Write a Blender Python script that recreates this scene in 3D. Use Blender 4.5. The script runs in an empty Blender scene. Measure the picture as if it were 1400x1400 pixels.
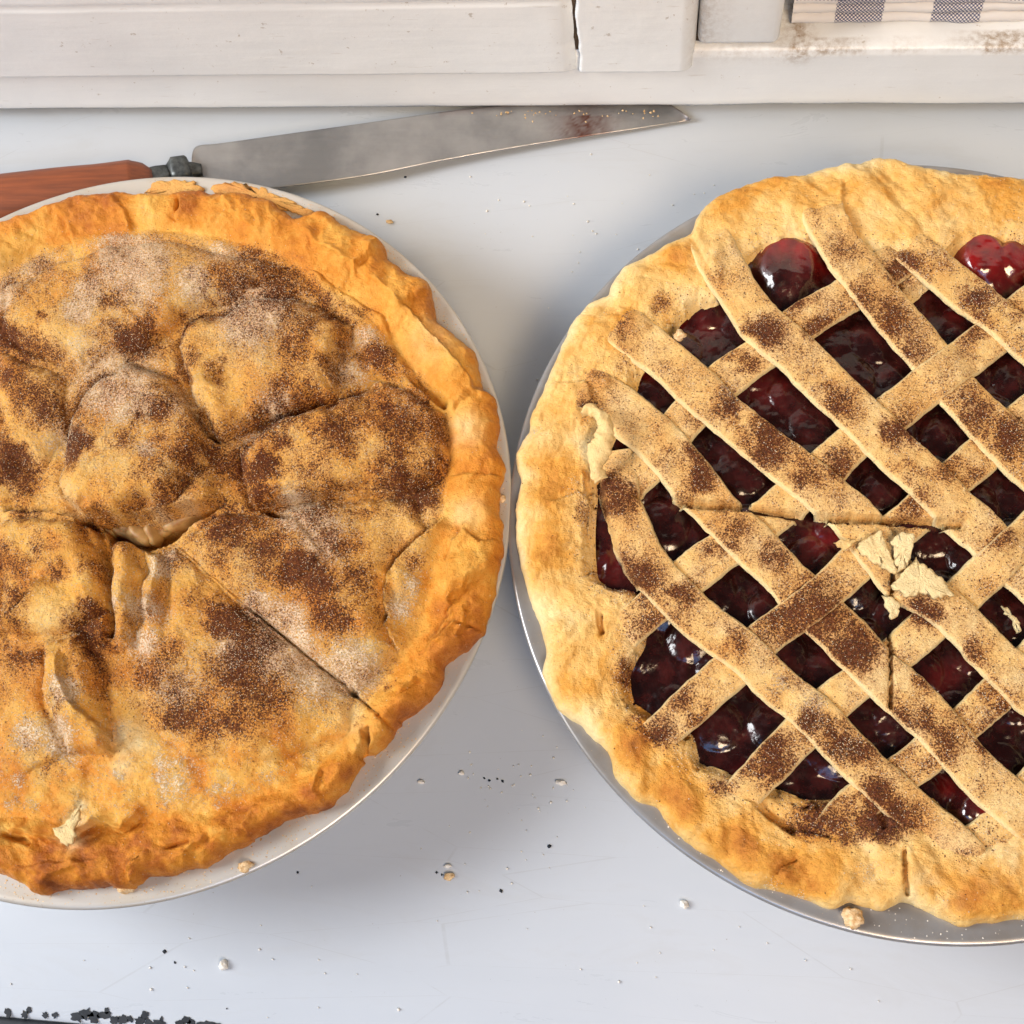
import bpy, bmesh, math, random
import numpy as np
from mathutils import Matrix, Vector

scene = bpy.context.scene
# ------------------------------------------------------------------ camera
PITCH, YAW = math.radians(20.05), math.radians(4.98)
RX = np.array([[1,0,0],[0,math.cos(PITCH),-math.sin(PITCH)],[0,math.sin(PITCH),math.cos(PITCH)]])
RY = np.array([[math.cos(YAW),0,math.sin(YAW)],[0,1,0],[-math.sin(YAW),0,math.cos(YAW)]])
RC = RX @ RY
CAM = np.array([0.0, 0.0, 0.419])
F = 1800.0
cd = bpy.data.cameras.new('camera'); cam = bpy.data.objects.new('camera', cd)
scene.collection.objects.link(cam)
M4 = Matrix(RC.tolist()).to_4x4(); M4.translation = Vector(CAM)
cam.matrix_world = M4
cd.sensor_width = 36; cd.lens = 36*F/1400
cd.clip_start = 0.01; cd.clip_end = 50
scene.camera = cam
# ------------------------------------------------------------------ world and lamps
w = bpy.data.worlds.new('World'); scene.world = w; w.use_nodes = True
bg = w.node_tree.nodes['Background']
bg.inputs[0].default_value = (0.86, 0.90, 1.0, 1); bg.inputs[1].default_value = 0.055

def area(name, loc, target, sx, sy, power, col):
    l = bpy.data.lights.new(name, 'AREA'); l.shape = 'RECTANGLE'; l.size = sx; l.size_y = sy
    l.energy = power; l.color = col
    o = bpy.data.objects.new(name, l); scene.collection.objects.link(o)
    o.location = loc
    o.rotation_euler = (Vector(target)-Vector(loc)).to_track_quat('-Z', 'Y').to_euler()
    return o
area('window_light', (-1.50, 0.12, 0.98), (0.0, 0.12, 0.03), 0.75, 0.75, 44.0, (0.97, 0.98, 1.0))
area('blue_fill', (0.02, -0.36, 0.50), (0.0, -0.04, 0.0), 0.7, 0.3, 2.1, (0.20, 0.50, 1.0))  # added blue fill, low in front, tints the near tabletop
rl = area('room_lamp', (0.30, -0.55, 1.0), (0.0, 0.30, 0.0), 0.40, 0.40, 1.8, (1.0, 0.72, 0.42)); rl.data.spread = math.radians(62)
scene.view_settings.view_transform = 'Standard'
scene.view_settings.look = 'None'
scene.view_settings.exposure = -0.06
scene.view_settings.gamma = 1.0

# ------------------------------------------------------------------ projection used while measuring
def W(u, v, z=0.0):
    d = RC @ np.array([(u-700)/F, -(v-700)/F, -1.0]); t = (z-CAM[2])/d[2]
    return CAM + t*d
def Wn(P, z):
    P = np.asarray(P, float)
    d = np.c_[(P[:,0]-700)/F, -(P[:,1]-700)/F, -np.ones(len(P))] @ RC.T
    t = (z-CAM[2])/d[:,2]
    return CAM + t[:,None]*d
def PX(x, y, z):
    q = np.stack([x-CAM[0], y-CAM[1], z-CAM[2]+0*x], -1) @ RC
    return 700 + F*q[...,0]/-q[...,2], 700 - F*q[...,1]/-q[...,2]

# ------------------------------------------------------------------ noise
rng = np.random.RandomState(7)
TAB = rng.rand(16, 256, 256)
def vn(x, y, seed=0):
    T = TAB[seed % 16]
    xi = np.floor(x).astype(int); yi = np.floor(y).astype(int)
    fx = x-xi; fy = y-yi
    fx = fx*fx*fx*(fx*(fx*6-15)+10); fy = fy*fy*fy*(fy*(fy*6-15)+10)
    a = T[xi & 255, yi & 255]; b = T[(xi+1) & 255, yi & 255]
    c = T[xi & 255, (yi+1) & 255]; d = T[(xi+1) & 255, (yi+1) & 255]
    return (a*(1-fx)+b*fx)*(1-fy) + (c*(1-fx)+d*fx)*fy
def fbm(x, y, cell, octv=4, seed=0, gain=.5):
    s = 0; a = 1; n = 0
    for i in range(octv):
        s = s + a*(vn(x/cell+17.3*i, y/cell+9.1*i, seed+i)*2-1); n += a; a *= gain; cell = cell/2.03
    return s/n
def ss(a, b, x):
    t = np.clip((x-a)/(b-a), 0, 1); return t*t*(3-2*t)

def poly_dist(U, V, P):
    """distance, signed side (+ = below a line drawn left to right) and run 0..1 along an open line"""
    P = np.asarray(P, float); seg = np.hypot(*(P[1:]-P[:-1]).T); L = seg.sum(); acc = 0
    D = np.full(U.shape, 1e9); S = np.ones(U.shape); T = np.zeros(U.shape)
    for i in range(len(P)-1):
        x0, y0 = P[i]; dx, dy = P[i+1]-P[i]
        t = np.clip(((U-x0)*dx+(V-y0)*dy)/(seg[i]**2), 0, 1)
        d = np.hypot(U-x0-t*dx, V-y0-t*dy)
        m = d < D
        D = np.where(m, d, D); S = np.where(m, np.sign(dx*(V-y0)-dy*(U-x0)), S); T = np.where(m, (acc+t*seg[i])/L, T)
        acc += seg[i]
    return D, S, T
def inside(U, V, P):
    P = np.asarray(P, float); r = np.zeros(U.shape, bool); j = len(P)-1
    for i in range(len(P)):
        xi, yi = P[i]; xj, yj = P[j]
        c = ((yi > V) != (yj > V)) & (U < (xj-xi)*(V-yi)/(yj-yi+1e-12)+xi)
        r ^= c; j = i
    return r
def sdf(U, V, P):
    Q = list(P)+[P[0]]
    D, _, _ = poly_dist(U, V, Q)
    return np.where(inside(U, V, P), D, -D)
def blobs(U, V, L):
    f = np.zeros(U.shape)
    for b in L:
        u, v, r = b[:3]; s = b[3] if len(b) > 3 else .6
        f = np.maximum(f, s*np.exp(-((U-u)**2+(V-v)**2)/(r*r)))
    return f

# ------------------------------------------------------------------ mesh helpers
col = scene.collection
def link(name, me, mat=None, parent=None, smooth=True):
    if mat: me.materials.append(mat)
    if smooth: me.polygons.foreach_set('use_smooth', np.ones(len(me.polygons), bool))
    o = bpy.data.objects.new(name, me); col.objects.link(o)
    if parent: o.parent = parent
    return o
def grid_mesh(name, V, wrap=False, wrap2=False, attrs=None, flip=False):
    n, m, _ = V.shape
    me = bpy.data.meshes.new(name)
    i = np.arange(n if wrap2 else n-1); j = np.arange(m if wrap else m-1)
    I, J = np.meshgrid(i, j, indexing='ij'); I2 = (I+1) % n; J2 = (J+1) % m
    q = np.stack([I*m+J, I2*m+J, I2*m+J2, I*m+J2], -1).reshape(-1, 4)
    if flip: q = q[:, ::-1]
    nf = len(q)
    me.vertices.add(n*m); me.vertices.foreach_set('co', V.reshape(-1).astype(np.float32))
    me.loops.add(nf*4); me.loops.foreach_set('vertex_index', q.reshape(-1).astype(np.int32))
    me.polygons.add(nf); me.polygons.foreach_set('loop_start', (np.arange(nf)*4).astype(np.int32))
    me.update(calc_edges=True)
    for k, a in (attrs or {}).items():
        at = me.attributes.new(k, 'FLOAT', 'POINT'); at.data.foreach_set('value', np.ascontiguousarray(a.reshape(-1), np.float32))
    return me
def raw_mesh(name, V, Fc, attrs=None):
    k = Fc.shape[1]; nf = len(Fc)
    me = bpy.data.meshes.new(name)
    me.vertices.add(len(V)); me.vertices.foreach_set('co', np.asarray(V, np.float32).reshape(-1))
    me.loops.add(nf*k); me.loops.foreach_set('vertex_index', Fc.reshape(-1).astype(np.int32))
    me.polygons.add(nf); me.polygons.foreach_set('loop_start', (np.arange(nf)*k).astype(np.int32))
    me.update(calc_edges=True)
    return me
def bm_mesh(name, bm):
    me = bpy.data.meshes.new(name); bm.to_mesh(me); bm.free(); return me
def empty(name, loc=(0,0,0)):
    o = bpy.data.objects.new(name, None); col.objects.link(o); o.location = loc; o.empty_display_size = .02; return o
def tag(o, label=None, cat=None, group=None, kind=None):
    if label: o['label'] = label
    if cat: o['category'] = cat
    if group: o['group'] = group
    if kind: o['kind'] = kind
    return o
def grains(name, P, size, mat, parent, seed, flat=1.0):
    """tiny eight sided grains on the points P"""
    r = np.random.RandomState(seed); n = len(P)
    base = np.array([(1,0,0),(-1,0,0),(0,1,0),(0,-1,0),(0,0,1),(0,0,-1)], float)
    A = r.randn(n, 3, 3); Q, _ = np.linalg.qr(A)
    s = size*(0.55+0.9*r.rand(n, 1, 1))
    sc = 0.7+0.6*r.rand(n, 1, 3)
    V = (base[None]*sc*s) @ Q
    V[..., 2] *= flat
    V = V + P[:, None, :]
    f = np.array([(0,2,4),(2,1,4),(1,3,4),(3,0,4),(2,0,5),(1,2,5),(3,1,5),(0,3,5)])
    Fc = (f[None]+6*np.arange(n)[:, None, None]).reshape(-1, 3)
    o = link(name, raw_mesh(name, V.reshape(-1, 3), Fc), mat, parent, smooth=False)
    o['kind'] = 'stuff'
    return o

# ------------------------------------------------------------------ materials
class NT:
    def __init__(s, name):
        s.m = bpy.data.materials.new(name); s.m.use_nodes = True; s.t = s.m.node_tree; s.n = s.t.nodes
        s.b = s.n['Principled BSDF']; s.out = s.n['Material Output']
        s.tc = s.n.new('ShaderNodeTexCoord').outputs['Object']
    def put(s, sock, v):
        if hasattr(v, 'links') or hasattr(v, 'is_linked'): s.t.links.new(v, sock)
        elif isinstance(v, (tuple, list)): sock.default_value = tuple(v)+((1,) if len(v) == 3 and len(sock.default_value) == 4 else ())
        else: sock.default_value = v
    def set(s, **k):
        for a, v in k.items(): s.put(s.b.inputs[a.replace('_', ' ')], v)
    def noise(s, scale, det=4, rough=.55, vec=None, dist=0):
        n = s.n.new('ShaderNodeTexNoise'); n.inputs['Scale'].default_value = scale
        n.inputs['Detail'].default_value = det; n.inputs['Roughness'].default_value = rough; n.inputs['Distortion'].default_value = dist
        s.t.links.new(vec or s.tc, n.inputs['Vector']); return n.outputs['Fac']
    def voro(s, scale, feat='F1', out='Distance', vec=None):
        n = s.n.new('ShaderNodeTexVoronoi'); n.feature = feat; n.inputs['Scale'].default_value = scale
        s.t.links.new(vec or s.tc, n.inputs['Vector']); return n.outputs[out]
    def math(s, op, a, b=0.0, c=None, clamp=False):
        n = s.n.new('ShaderNodeMath'); n.operation = op; n.use_clamp = clamp
        s.put(n.inputs[0], a); s.put(n.inputs[1], b)
        if c is not None: s.put(n.inputs[2], c)
        return n.outputs[0]
    def rng(s, v, a, b, lo=0., hi=1., smooth=True):
        n = s.n.new('ShaderNodeMapRange'); n.interpolation_type = 'SMOOTHSTEP' if smooth else 'LINEAR'
        s.put(n.inputs[0], v); s.put(n.inputs[1], a); s.put(n.inputs[2], b); s.put(n.inputs[3], lo); s.put(n.inputs[4], hi)
        return n.outputs[0]
    def mix(s, f, a, b, mode='MIX'):
        n = s.n.new('ShaderNodeMix'); n.data_type = 'RGBA'; n.blend_type = mode
        s.put(n.inputs[0], f); s.put(n.inputs[6], a); s.put(n.inputs[7], b); return n.outputs[2]
    def ramp(s, f, stops):
        n = s.n.new('ShaderNodeValToRGB'); e = n.color_ramp.elements
        while len(e) < len(stops): e.new(.5)
        for x, (p, c) in zip(e, stops): x.position = p; x.color = (*c, 1)
        s.put(n.inputs[0], f); return n.outputs[0]
    def attr(s, name):
        n = s.n.new('ShaderNodeAttribute'); n.attribute_name = name; return n.outputs['Fac']
    def map(s, scale=(1,1,1), rot=(0,0,0)):
        n = s.n.new('ShaderNodeMapping'); n.inputs['Scale'].default_value = scale; n.inputs['Rotation'].default_value = rot
        s.t.links.new(s.tc, n.inputs['Vector']); return n.outputs[0]
    def sep(s):
        n = s.n.new('ShaderNodeSeparateXYZ'); s.t.links.new(s.tc, n.inputs[0]); return n.outputs
    def bump(s, h, dist, strength=1.0, prev=None):
        n = s.n.new('ShaderNodeBump'); n.inputs['Distance'].default_value = dist; n.inputs['Strength'].default_value = strength
        s.put(n.inputs['Height'], h)
        if prev: s.t.links.new(prev, n.inputs['Normal'])
        return n.outputs[0]

def crust_material(name, warm, haze_k=1.0):
    k = NT(name)
    toast, cinn, sugar, pale = k.attr('toast'), k.attr('cinn'), k.attr('sugar'), k.attr('pale')
    n1 = k.noise(110, 5, .6); n2 = k.noise(520, 4, .65); nf = k.noise(2400, 2, .7); nm = k.noise(1250, 3, .7)
    t = k.math('ADD', toast, k.math('MULTIPLY', k.math('SUBTRACT', n1, .5), .75))
    t = k.math('ADD', t, k.math('MULTIPLY', k.math('SUBTRACT', n2, .5), .35), clamp=True)
    if warm:
        base = k.ramp(t, [(0, (.82,.55,.19)), (.28, (.80,.42,.075)), (.55, (.70,.26,.022)), (.80, (.46,.13,.010)), (1, (.22,.055,.008))])
    else:
        base = k.ramp(t, [(0, (.92,.70,.34)), (.30, (.87,.55,.18)), (.58, (.75,.35,.055)), (.82, (.55,.20,.025)), (1, (.26,.08,.01))])
    base = k.mix(pale, base, (.90,.72,.38))
    # sugar layer: whitish grains over the crust
    sthr = k.rng(sugar, 0, 1, .74, .40, smooth=False)
    sf = k.rng(k.noise(1900, 3, .7), sthr, k.math('ADD', sthr, .12))
    sf = k.math('MULTIPLY', sf, k.rng(sugar, 0.02, .25), clamp=True)
    c = k.mix(k.math('MULTIPLY', sf, .80), base, (.96,.79,.58))
    # cinnamon film and specks
    n3 = k.noise(1750, 3, .75)
    lv = k.math('ADD', k.math('SUBTRACT', cinn, .05), k.math('MULTIPLY', k.rng(n3, .32, .68, -1., 1., smooth=False), k.math('ADD', .12, k.math('MULTIPLY', cinn, 1.0))))
    lv = k.math('MULTIPLY', k.math('SUBTRACT', lv, .22), 1/1.08, clamp=True)
    fcol = k.ramp(lv, [(0, (.52,.22,.065)), (.30, (.38,.13,.034)), (.48, (.15,.042,.012)), (.70, (.034,.010,.006)), (1, (.014,.005,.004))])
    c = k.mix(k.math('MULTIPLY', k.rng(cinn, .02, .95), .60*haze_k), c, (.47,.155,.032))
    fm = k.math('MULTIPLY', lv, 1.75*haze_k, clamp=True)
    c = k.mix(k.math('MULTIPLY', fm, .93), c, fcol)
    cthr = k.rng(cinn, 0, 1.1, .72, .42, smooth=False)
    cf = k.rng(nf, cthr, k.math('ADD', cthr, .07))
    cf = k.math('MULTIPLY', cf, k.rng(cinn, .02, .15), clamp=True)
    c = k.mix(k.math('MULTIPLY', cf, .72), c, (.15,.038,.011))
    k.set(Specular_IOR_Level=k.rng(cinn, .1, .9, .30, .10))
    k.set(Base_Color=c)
    k.set(Roughness=k.rng(n2, .3, .7, .36, .62), Coat_Weight=0.0)
    b1 = k.bump(k.noise(330, 6, .72), .0014, .9)
    b2 = k.bump(k.math('ADD', nf, k.math('MULTIPLY', sf, .8)), .0004, .9, b1)
    k.put(k.b.inputs['Normal'], b2)
    return k.m
M = {}
M['apple_crust'] = crust_material('golden_sugared_crust', True)
M['cherry_crust'] = crust_material('pale_shortcrust', False, .95)

k = NT('sugar_crystal'); k.set(Base_Color=(.96,.80,.56), Roughness=.12, IOR=1.5, Transmission_Weight=.25); M['sugar'] = k.m
k = NT('cinnamon_powder'); k.set(Base_Color=k.ramp(k.noise(900, 1), [(.3, (.045,.012,.006)), (.7, (.22,.060,.018))]), Roughness=.85); M['cinn'] = k.m
k = NT('crumb_pastry'); k.set(Base_Color=k.ramp(k.noise(700, 3), [(.3, (.50,.27,.09)), (.65, (.82,.62,.36))]), Roughness=.75)
k.put(k.b.inputs['Normal'], k.bump(k.noise(1500, 3), .0005)); M['crumb'] = k.m
k = NT('crumb_white'); k.set(Base_Color=(.78,.74,.66), Roughness=.7); M['crumbw'] = k.m

k = NT('cherry_gel')
red = k.attr('red'); n = k.noise(160, 4, .6); n2 = k.noise(600, 3)
c = k.mix(k.rng(n, .35, .7), (.014,.0032,.003), (.050,.009,.008))
c = k.mix(red, c, (.25,.008,.008))
k.set(Base_Color=c, Roughness=k.rng(n2, .35, .65, .13, .26), Coat_Weight=k.math('ADD', .10, k.math('MULTIPLY', k.attr('wet'), .9)), Coat_Roughness=.05, Subsurface_Weight=.15, Subsurface_Scale=.004)
k.b.inputs['Subsurface Radius'].default_value = (1, .1, .08)
k.put(k.b.inputs['Normal'], k.bump(k.noise(150, 4, .55), .0012, .4)); M['gel'] = k.m

k = NT('apple_flesh'); k.set(Base_Color=k.ramp(k.noise(220, 3), [(.3, (.26,.12,.035)), (.7, (.58,.38,.15))]), Roughness=.5, Subsurface_Weight=.2, Subsurface_Scale=.003); M['apple'] = k.m

k = NT('pale_tin'); sp = k.noise(1500, 2, .7); z = k.noise(60, 3)
c = k.mix(k.math('MULTIPLY', k.rng(sp, .66, .72), k.rng(z, .45, .6)), (.56,.53,.48), (.35,.18,.07))
c = k.mix(k.math('MULTIPLY', k.rng(z, .45, .7), .4), c, (.52,.42,.28))
k.set(Base_Color=c, Metallic=.35, Roughness=.36); M['glaze'] = k.m
k = NT('grey_tin'); z = k.noise(90, 4); sp = k.noise(1400, 2, .7)
c = k.mix(k.rng(z, .35, .7), (.34,.34,.345), (.30,.28,.26))
c = k.mix(k.math('MULTIPLY', k.rng(sp, .70, .74), .8), c, (.62,.48,.30))
k.set(Base_Color=c, Metallic=.45, Roughness=.30); M['glass'] = k.m

k = NT('painted_tabletop'); n = k.noise(6, 3); nf = k.noise(900, 2, .6); nl = k.noise(40, 5, .6)
c = k.mix(k.rng(n, .3, .7), (.465,.50,.54), (.49,.525,.565))
c = k.mix(k.math('MULTIPLY', k.rng(nf, .745, .77), .7), c, (.25,.22,.20))
sm = k.noise(14, 6, .7, k.map((1, 3.5, 1), (0, 0, .5)), 1.2)
c = k.mix(k.math('MULTIPLY', k.rng(sm, .50, .72), .16), c, (.36,.35,.33))
sc_ = k.voro(9, 'DISTANCE_TO_EDGE', vec=k.map((1, 6, 1), (0, 0, .9)))
c = k.mix(k.math('MULTIPLY', k.rng(sc_, .0015, .004, .22, 0.), k.rng(sm, .40, .55)), c, (.30,.30,.30))
k.set(Base_Color=c, Roughness=k.rng(sm, .3, .7, .26, .42), Specular_IOR_Level=.55)
k.put(k.b.inputs['Normal'], k.bump(k.noise(35, 3), .0003, .3)); M['table'] = k.m
k = NT('bare_dark_metal'); k.set(Base_Color=k.ramp(k.noise(300, 4), [(.35, (.010,.013,.018)), (.7, (.028,.032,.038))]), Roughness=.6, Metallic=.3); M['dark'] = k.m

k = NT('old_white_paint')
v = k.map((1, 1, 9)); n = k.noise(60, 5, .65, v); d = k.noise(240, 5, .7); lo = k.noise(18, 4)
xyz = k.sep()
dirt = k.math('MULTIPLY', k.attr('dirt'), k.rng(k.noise(420, 6, .7), .35, .68, .15, .9), clamp=True)
c = k.mix(k.rng(lo, .3, .7), (.79,.80,.79), (.84,.845,.83))
c = k.mix(k.math('MULTIPLY', k.rng(d, .64, .70), .5), c, (.33,.24,.15))
c = k.mix(k.math('MULTIPLY', k.rng(n, .64, .70), .28), c, (.45,.38,.30))
c = k.mix(dirt, c, (.30,.20,.11))
k.set(Base_Color=c, Roughness=.42)
k.put(k.b.inputs['Normal'], k.bump(k.noise(26, 6, .6, k.map((.25, 1, 2.5))), .0009, .45, k.bump(d, .0002, .4))); M['paint'] = k.m
k = NT('grime_and_shade'); k.set(Base_Color=k.ramp(k.noise(200, 4), [(.3, (.05,.03,.02)), (.7, (.20,.12,.06))]), Roughness=.9); M['grime_and_shade'] = k.m

k = NT('brushed_blade'); v = k.map((3, 60, 3), (0, 0, -.19)); n = k.noise(20, 5, .6, v); s = k.noise(28, 5, .6)
c = k.mix(k.rng(s, .35, .7), (.42,.41,.40), (.24,.24,.24))
c = k.mix(k.attr('stain_and_shade'), c, (.13,.05,.035))
k.set(Base_Color=c, Metallic=.75, Roughness=k.rng(n, .3, .7, .34, .50)); M['steel'] = k.m
k = NT('bolster_iron'); k.set(Base_Color=k.ramp(k.noise(350, 4), [(.35, (.04,.045,.045)), (.7, (.16,.17,.165))]), Metallic=.6, Roughness=.45); M['iron'] = k.m
k = NT('handle_wood'); v = k.map((2, 26, 26), (0, 0, -.15)); n = k.noise(22, 6, .6, v)
k.set(Base_Color=k.ramp(n, [(.3, (.15,.036,.010)), (.7, (.29,.072,.018))]), Roughness=.38, Coat_Weight=.15); M['wood'] = k.m

k = NT('floorboards_below'); k.set(Base_Color=k.ramp(k.noise(8, 5), [(.3, (.10,.07,.05)), (.7, (.17,.12,.08))]), Roughness=.6); M['floor'] = k.m

# cloth with broad blue checks: weave threads are real ribs, colours follow the threads
k = NT('checked_cloth'); a = k.attr('wu'); b = k.attr('wv')
stripe_u = k.attr('blue_u'); stripe_v = k.attr('blue_v')
wv = k.math('SINE', k.math('MULTIPLY', a, 6.28318)); wv2 = k.math('SINE', k.math('MULTIPLY', b, 6.28318))
th = k.math('GREATER_THAN', k.math('MULTIPLY', wv, wv2), -.1)
f = k.math('ADD', k.math('MULTIPLY', stripe_u, th), k.math('MULTIPLY', stripe_v, k.math('SUBTRACT', 1.0, th)), clamp=True)
c = k.mix(f, (.74,.70,.66), (.035,.042,.120))
k.set(Base_Color=c, Roughness=.9, Sheen_Weight=.2); M['cloth'] = k.m

# ------------------------------------------------------------------ setting: tabletop, sill rail, floor
a0 = W(0, 148, .007); b0 = W(1400, 140, .007)
ANG = math.atan2(b0[1]-a0[1], b0[0]-a0[0])
ux = np.array([math.cos(ANG), math.sin(ANG)]); uy = np.array([-math.sin(ANG), math.cos(ANG)])
ORG = a0[:2]+ux*((0-a0[0])/ux[0])           # wall foot at x = 0
def L2W(x, y, z):                            # along the wall, away from the viewer, up
    p = ORG + ux*x + uy*y
    return np.array([p[0], p[1], z])
ROT = Matrix.Rotation(ANG, 4, 'Z'); ROT.translation = Vector((ORG[0], ORG[1], 0))

def box_obj(name, x0, x1, y0, y1, z0, z1, mat, parent=None, bev=.0008, seg=3, wob=.0, cuts=0, only=None, place=True):
    bm = bmesh.new(); bmesh.ops.create_cube(bm, size=1)
    for v in bm.verts:
        v.co = ((x0+x1)/2+v.co.x*(x1-x0), (y0+y1)/2+v.co.y*(y1-y0), (z0+z1)/2+v.co.z*(z1-z0))
    if cuts:
        ed = [e for e in bm.edges if abs(e.verts[0].co.x-e.verts[1].co.x) > .5*(x1-x0)]
        bmesh.ops.subdivide_edges(bm, edges=ed, cuts=cuts)
    if bev:
        ed = [e for e in bm.edges if e.calc_face_angle(0) > .5]
        bmesh.ops.bevel(bm, geom=ed, offset=bev, segments=seg, profile=.5, affect='EDGES')
    if wob:
        for v in bm.verts:
            n = float(vn(np.array(v.co.x*70+3), np.array(v.co.z*30+5), 3))*2-1
            v.co.y += wob*n; v.co.z += wob*.6*(float(vn(np.array(v.co.x*90+8), np.array(1.5), 5))*2-1)
    o = link(name, bm_mesh(name, bm), mat, parent)
    if parent is None and place: o.matrix_world = ROT
    return o

# tabletop depth: front lip measured from the chipped edge low in the picture
ef = W(0, 1391, 0); FRONT = float(np.dot(ef[:2]-ORG, uy))
tt = box_obj('tabletop', -.75, .75, FRONT, .10, -.028, 0, M['table'], bev=.0022, seg=4)
tag(tt, kind='structure')
def skew_front(o):
    for v_ in o.data.vertices:
        if v_.co.y < FRONT+.02: v_.co.y += -.024*(v_.co.x+.19)
skew_front(tt)
bt = box_obj('counter_base', -.74, .74, FRONT+.03, .10, -.86, -.030, M['paint'], bev=.001); tag(bt, kind='structure')
fl = box_obj('floor', -3, 3, -3, 1.0, -.92, -.87, M['floor'], bev=0); tag(fl, kind='structure')

def dirtify(o, fn):
    me = o.data; n = len(me.vertices); co = np.empty(n*3); me.vertices.foreach_get('co', co); co = co.reshape(-1, 3)
    at = me.attributes.new('dirt', 'FLOAT', 'POINT'); at.data.foreach_set('value', np.asarray(fn(co[:,0], co[:,1], co[:,2]), np.float32))

# window frame standing on the back of the tabletop
XE = .0250                                   # right end of the left boards
frame = empty('window_frame'); frame.matrix_world = ROT
def rail_mesh():
    # front face, rounded top arris and level ledge as one fine sheet with a back
    xs = np.linspace(-.7, .7, 1100)
    prof = [(.030,.0062),(.0012,.0062),(.0003,.0066),(0,.0076)]+[(0,z) for z in np.linspace(.009,.034,16)]
    prof += [(.0004+.0016*(1-math.cos(t)), .0345+.0018*math.sin(t)) for t in np.linspace(0.1,1.5,7)]
    prof += [(y,.0364) for y in np.linspace(.0035,.045,34)]
    P = np.array(prof); X, _ = np.meshgrid(xs, np.arange(len(P)), indexing='ij')
    Y = np.tile(P[:,0], (len(xs),1)); Z = np.tile(P[:,1], (len(xs),1))
    arr = ss(.030,.0364,Z)
    n = fbm(X*1000, Z*1000+Y*500, 26, 3, 2)
    Y = Y + .0003*n*(Z > .008) ; Z = Z + .0006*fbm(X*1000, Y*1000+60, 14, 4, 6)*ss(.0362,.0364,Z) + .0005*fbm(X*1000, 0*X, 30, 4, 9)*(Z < .009)
    dirt = np.exp(-((Z-.0352)/.0016)**2)*(Y < .006)*.75*ss(.05,.06,X)*(.25+ss(.35,.6,vn(X*160,Y*0,4)))
    dirt = dirt + .95*np.exp(-((X-.0600)/.0045)**2)*ss(.026,.036,Z)
    dirt = dirt + .7*np.exp(-((X-.1285)/.013)**2)*ss(.0340,.0360,Z)*(Y < .008)
    dirt = dirt + .30*np.exp(-((X-.04)/.02)**2)*np.exp(-((Z-.0345)/.004)**2)
    return grid_mesh('lower_rail', np.stack([X, Y, Z], -1), attrs={'dirt': np.clip(dirt,0,1)}, flip=True)
rail = link('lower_rail', rail_mesh(), M['paint'], frame)
tag(frame, 'old white painted window frame rail with cracked boards along the back of the tabletop', 'window frame')
XC = -.0196                                   # crack between the two boards
def board_mesh(x0, x1, z0, z1, proud, jag0, jag1, rr, seed, dirtfn):
    """upright board: front sheet whose two vertical ends turn back with radius rr; ragged where jag"""
    nz = 150; zs = z0+(z1-z0)*np.linspace(0, 1, nz)**2.2
    fr = np.linspace(0, 1, 150)
    rows = []
    for i, z in enumerate(zs):
        wob = .0009*(fbm(np.array([z*1000.]), np.array([3.+seed]), 7, 4, seed)[0])
        a = x0+(wob if jag0 else 0); b = x1+(wob if jag1 else 0)
        xs = a+(b-a)*fr; ys = np.full(150, -proud)
        r0 = .0012 if jag0 else .0005; r1 = rr
        dl = xs-a; dr = b-xs
        ys = ys + np.where(dl < r0, r0-np.sqrt(np.maximum(r0**2-(r0-dl)**2, 0)), 0)+np.where(dr < r1, r1-np.sqrt(np.maximum(r1**2-(r1-dr)**2, 0)), 0)
        zz = z-z0; rb = .0014
        ys = ys + (rb-math.sqrt(max(rb**2-(rb-min(zz, rb))**2, 0)))
        xs = np.r_[a, xs, b]; ys = np.r_[.012, ys, .012]
        rows.append(np.stack([xs, ys, np.full(152, z)], -1))
    rows = [np.stack([r[:,0], np.full(152, .012), np.full(152, z0)], -1) if j == 0 else r for j, r in enumerate([rows[0]]+rows)]
    V = np.array(rows); X, Y, Z = V[...,0], V[...,1], V[...,2]
    V[...,1] += (.0003*fbm(X*1000, Z*1000, 22, 4, seed)+.0009*np.exp(-((Z-ZJ-.0004*fbm(X*1000, X*0, 60, 3, 2))/.0006)**2)*(X < xc))*(Y < .003)
    return grid_mesh('board', V, attrs={'dirt': np.clip(dirtfn(X, Y, Z), 0, 1)})
xc = float(np.linalg.solve(np.array([ux, uy]).T, (W(787, 60, .04)[:2]-ORG))[0])
fr_at = lambda u, v: None
def on_wall(u, v, off=0.0):
    d = RC @ np.array([(u-700)/F, -(v-700)/F, -1.0])
    n = uy; o = ORG + uy*off
    t = ((o-CAM[:2])@n)/(d[:2]@n); p = CAM+t*d
    return float((p[:2]-ORG)@ux), float(p[2])
xc, _ = on_wall(787, 60, -.0025); xe, _ = on_wall(952, 60, -.0025)
_, zb = on_wall(700, 103, -.0025)
_, ZJ = on_wall(300, 9, -.0025)
bl = link('board', board_mesh(-.7, xc-.0006, zb, .30, .0022, False, True, .0012, 1, lambda X,Y,Z: .35*np.exp(-(Z-.0275)/.0015)*(Z<.030)*.4), M['paint'], frame)
br = link('board', board_mesh(xc+.0006, xe, zb+.0006, .30, .0026, True, False, .0055, 4, lambda X,Y,Z: .3*np.exp(-((X-xe)/.003)**2)), M['paint'], frame)
xs0, zs0 = on_wall(1064, 66, 0.0)
st = box_obj('stile', xe+.0006, xs0, .0003, .03, zs0+.0012, .30, M['paint'], frame, bev=.0025, seg=4, cuts=3)
dirtify(st, lambda x, y, z: .5*np.exp(-((x-xe)/.007)**2)+.04)
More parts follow.
